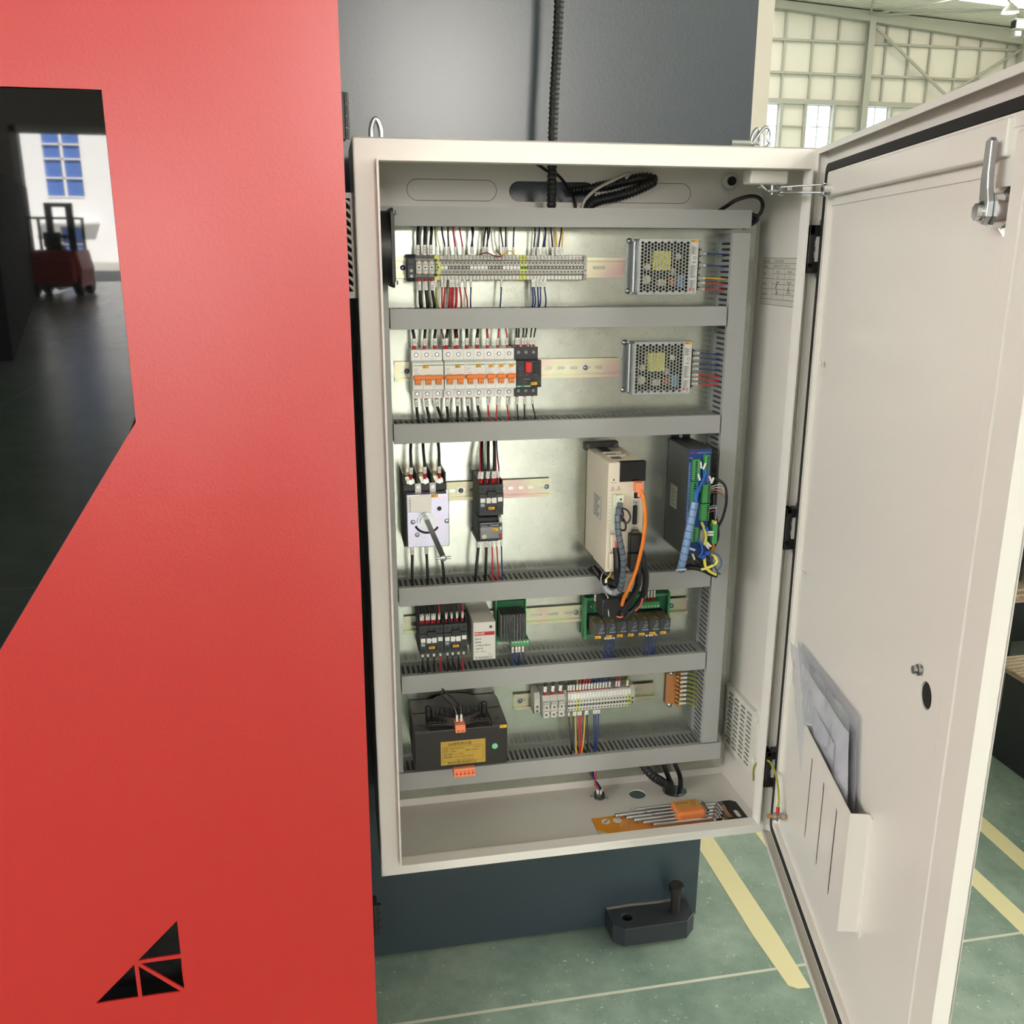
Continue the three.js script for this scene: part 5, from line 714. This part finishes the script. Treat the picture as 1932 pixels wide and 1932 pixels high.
  [['upper', 618, 609, -68], ['middle', 620, 564, -62], ['lower', 612, 558, -62]].forEach(([n, x, y, z]) => { const o = thing('blue_lug', `${n} blue crimped wire end in the tangle below the controller`, 'cable lug', x, y, z); obj('sleeve', RB(-4, 5, -4, 4, -4, 4, 1.6), M(0x1c50b4, 0.4), o); });
  cable('black_lead', 'dark lead bundle lying on the duct under the controller', [[588, 525, -100], [604, 528, -92], [624, 524, -86], [640, 516, -84], [652, 512, -80]], 5, wireBlack, 30);
}
// ---------- cables in the roof space and on the floor of the cabinet ----------
function hose(name, label, pts, r, ribs) {
  const t = thing(name, label, 'conduit', 0, 0, 0), c = new THREE.CatmullRomCurve3(pts.map(V), false, 'catmullrom', 0.5), n = ribs * 4, g = new THREE.TubeGeometry(c, n, r, 14, false), a = g.attributes.position, v = new THREE.Vector3();
  for (let i = 0; i <= n; i++) { const q = c.getPointAt(i / n), k = 1 + 0.085 * [1, 1, -1, -1][i % 4]; for (let j = 0; j <= 14; j++) { const m = i * 15 + j; v.fromBufferAttribute(a, m).sub(q).multiplyScalar(k).add(q); a.setXYZ(m, v.x, v.y, v.z); } }
  g.computeVertexNormals(); obj('ribbed_hose', g, corrugated, t); return t;
}
hose('corrugated_conduit', 'long black corrugated conduit dropping from above into the cabinet roof', [[352, 2300, -150], [350, 1800, -150], [346, 1500, -150], [340, 1350, -150], [338, 1262, -150], [338, 1190, -152], [340, 1150, -160]], 7.8, 150);
hose('corrugated_conduit', 'black corrugated conduit looping out of the roof space slot', [[395, 1208, -240], [420, 1211, -224], [455, 1216, -206], [490, 1224, -196], [518, 1228, -190], [530, 1224, -184], [518, 1216, -180], [490, 1204, -182], [462, 1196, -188], [435, 1190, -194], [415, 1178, -196], [410, 1150, -190]], 8.8, 52);
hose('corrugated_conduit', 'black corrugated conduit sloping from the lowest duct into the floor hole', [[536, 100, -160], [546, 84, -142], [562, 66, -132], [585, 46, -138], [606, 22, -156], [614, -10, -168]], 9, 22);
cable('thin_cable', 'thin black cable crossing behind the vertical conduit in the roof space', [[300, 1252, -168], [318, 1244, -168], [336, 1234, -170], [352, 1230, -174], [372, 1215, -190], [392, 1190, -206], [396, 1160, -208]], 2.6, wireBlack, 60);
cable('grey_cable', 'pale grey cable rising over the looped conduit in the roof space', [[397, 1168, -178], [402, 1186, -176], [414, 1200, -172], [430, 1211, -170], [455, 1223, -170], [476, 1232, -174], [484, 1233, -182], [482, 1227, -190]], 2.8, M(0xb9b2a6, 0.45), 60);
cable('black_cable', 'black cable looping out past the end of the topmost duct', [[640, 1165, -176], [656, 1180, -150], [669, 1190, -138], [690, 1196, -132], [710, 1194, -136], [721, 1183, -142], [720, 1168, -148], [710, 1158, -154], [696, 1150, -160]], 3.4, wireBlack, 70);
cable('black_cable', 'black cable returning under the looped one at the duct end', [[690, 1165, -160], [706, 1166, -150], [716, 1158, -150], [704, 1148, -156], [694, 1144, -162]], 4, wireBlack, 40);
cable('black_cable', 'first straight black cable dropping into the large floor hole', [[586, 100, -160], [590, 80, -148], [602, 50, -148], [616, 18, -158], [622, -12, -166]], 5.4, wireBlack, 40); cable('black_cable', 'second straight black cable dropping into the large floor hole', [[614, 100, -160], [616, 78, -150], [627, 50, -148], [634, 18, -158], [634, -12, -166]], 5, wireBlack, 40);
{
  const t = thing('panel_connector', 'round black panel connector with soldered leads on the cabinet floor', 'connector', 461, 4, -171); obj('shell', [CY(11.5, 5, 'y', 0, 2.5, 0, 24), LA([[8.6, 0], [10.4, 0], [10.4, 9], [8.6, 9]], 'y', 0, 2, 0, 24)], darkSteel, t); for (let i = 0; i < 5; i++) obj('contact', CY(2, 15, 'y', 5 * Math.cos(i * 1.257), 12, 5 * Math.sin(i * 1.257), 8), white, t); for (const x of [-15, 15]) obj('screw', LA([[0, 2.6], [2.4, 2], [3.2, 0], [0, 0]], 'y', x, 0, x > 0 ? 6 : -6, 12), steel, t);
  [['red', wireRed, -4], ['dark', wireBlack, 0], ['navy', wireBlue, 3], ['pink', M(0xd86a70, 0.5), -2]].forEach(([n, m, d]) => cable('solder_lead', `${n} lead falling from the lowest duct to the round floor connector`, [[440 + d * 0.6, 100, -156], [442 - d, 70, -152], [452 + d, 42, -162], [461 + d, 26, -171], [461 + d, 20, -171]], 1.5, m, 40, 'insulation'));
}
// ---------- hex key set ----------
{
  const t = thing('hex_key_set', 'packaged hex key set on an orange and black card, lying at the cabinet lip', 'hex key set', 424, 4.2, -32); t.rotation.y = 0.012;
  const card = EX([[0, 0], [-0, 66], [300, 74], [311, 66], [311, 0]], 0.8, 0, [stad(296, 26, 9, 26, 5)]); card.rotateX(-Math.PI / 2); obj('backing_card', card, M(0x1d1b1a, 0.55), t);
  stick(t, print(262, 66, (c) => { c.fillStyle = '#d9d2c6'; c.beginPath(); c.moveTo(0, 66); c.lineTo(0, 40); c.lineTo(34, 66); c.fill(); c.fillStyle = '#e9e2d8'; for (const x of [26, 50]) { c.beginPath(); c.ellipse(x, 16, 9, 9, 0, 0, 6.3); c.fill(); } c.strokeStyle = '#333'; c.lineWidth = 2; c.beginPath(); c.moveTo(21, 20); c.lineTo(31, 12); c.stroke(); }, '#eb9a2e', 3), 131, 1.1, -33, { rx: -Math.PI / 2 });
  stick(t, print(46, 16, (c) => txt(c, 'Howst', 1, 12.6, 14, '#f09a2c', 'sans-serif', 'bold'), '#1d1b1a', 4), 277, 1.2, -36, { rx: -Math.PI / 2, ry: 0, rz: -Math.PI / 2 });
  obj('holder', [RB(163, 222, 1, 27, -58, -10, 7)], orangeP, t); stick(t, print(56, 30, (c) => { txt(c, 'Howst', 4, 12, 9, '#6a4a10', 'sans-serif', 'bold'); c.fillStyle = '#7a5a20'; for (let i = 0; i < 4; i++) c.fillRect(36, 4 + i * 6, 14 - i * 2, 2); }, '#d99a3a'), 192, 27.3, -38, { rx: -Math.PI / 2, w: 52, h: 26 });
  for (let i = 0; i < 9; i++) { const r = 5.2 - i * 0.42, z = -54 + (i % 5) * 11, y = 6 + (i > 4 ? 12 : 3), x0 = 50 + (i % 5 === 1 ? 20 : (i % 5) * 16) + (i > 4 ? 42 : 0), x1 = 262 - i * 6; obj('hex_key', [TU([[x0, y, z], [(x0 + x1) / 2, y, z], [x1 - 10, y, z], [x1 - 2, y, z + 2], [x1, y - 0.5, z + 10], [x1 - 1, y - 1, Math.min(z + 30, -2)]], r, 40, 6, false, 0.3), LA([[r * 0.7, 0], [r, 1.6], [r, 4], [r * 0.7, 6]], 'x', x0 - 4, y, z, 12)], chrome, t); }
  const bl = EX([[40, 4], [90, 62], [160, 66], [180, 72], [212, 72], [250, 62], [262, 40], [262, 2]], 26, 2, [], 1); bl.rotateX(-Math.PI / 2); obj('blister', bl, P(0xffffff, 0.06, { transmission: 0.96, thickness: 0, ior: 1.25 }), t);
}
// serial plate on the inner wall
{
  const t = thing('serial_sticker', 'clear paper sticker with a ruled serial number table on the inner wall', 'sticker', 751.2, 1050, -120);
  const r = print(136, 84, (c) => {
    c.strokeStyle = '#4a4846'; c.lineWidth = 0.7; const L = (a, b, d, e) => { c.beginPath(); c.moveTo(a, b); c.lineTo(d, e); c.stroke(); }; for (const y of [1, 10, 19, 37, 55, 73, 83]) L(1, y, 135, y); for (const y of [28, 46, 64]) L(44, y, 135, y); for (const x of [1, 135]) L(x, 1, x, 83); L(44, 10, 44, 73); L(90, 19, 90, 73);
    const k = '#3a3836'; txt(c, 'Serial No.', 3, 8, 6, k); txt(c, '7YDG-250A05', 46, 8, 6, k); txt(c, 'Model', 3, 17, 6, k); txt(c, 'WD68-K6-TT-110E-2.5', 46, 17, 6.6, '#5a5856'); txt(c, 'Date', 3, 30, 6, k); txt(c, 'Install', 3, 48, 6, k); txt(c, 'Calibrate', 3, 66, 6, k);
    for (const [y, s] of [[26, 'Year'], [44, 'Year'], [62, 'Year']]) { txt(c, s, 58, y, 6, k); txt(c, 'Month', 100, y, 6, k); } txt(c, '25', 60, 35.6, 7, '#555'); txt(c, '2', 108, 35.6, 7, '#555'); c.strokeStyle = '#1c1c1c'; c.lineWidth = 1.4; L(54, 54, 68, 42); L(60, 46, 64, 60); L(64, 60, 62, 66); L(110, 44, 106, 56); L(106, 56, 110, 58); L(110, 58, 108, 50);
  }, '#cbc5bb', 3);
  stick(t, r, 0, 0, 0, { ry: -Math.PI / 2, name: 'printed_table' });
}
// ---------- everything up onto the hall floor, then draw ----------
for (const o of scene.children) o.position.y += 0.4;
scene.updateMatrixWorld(true);
const renderer = new THREE.WebGLRenderer();
renderer.toneMapping = THREE.LinearToneMapping; renderer.toneMappingExposure = EXPOSURE;
renderer.shadowMap.enabled = true;
renderer.render(scene, camera);
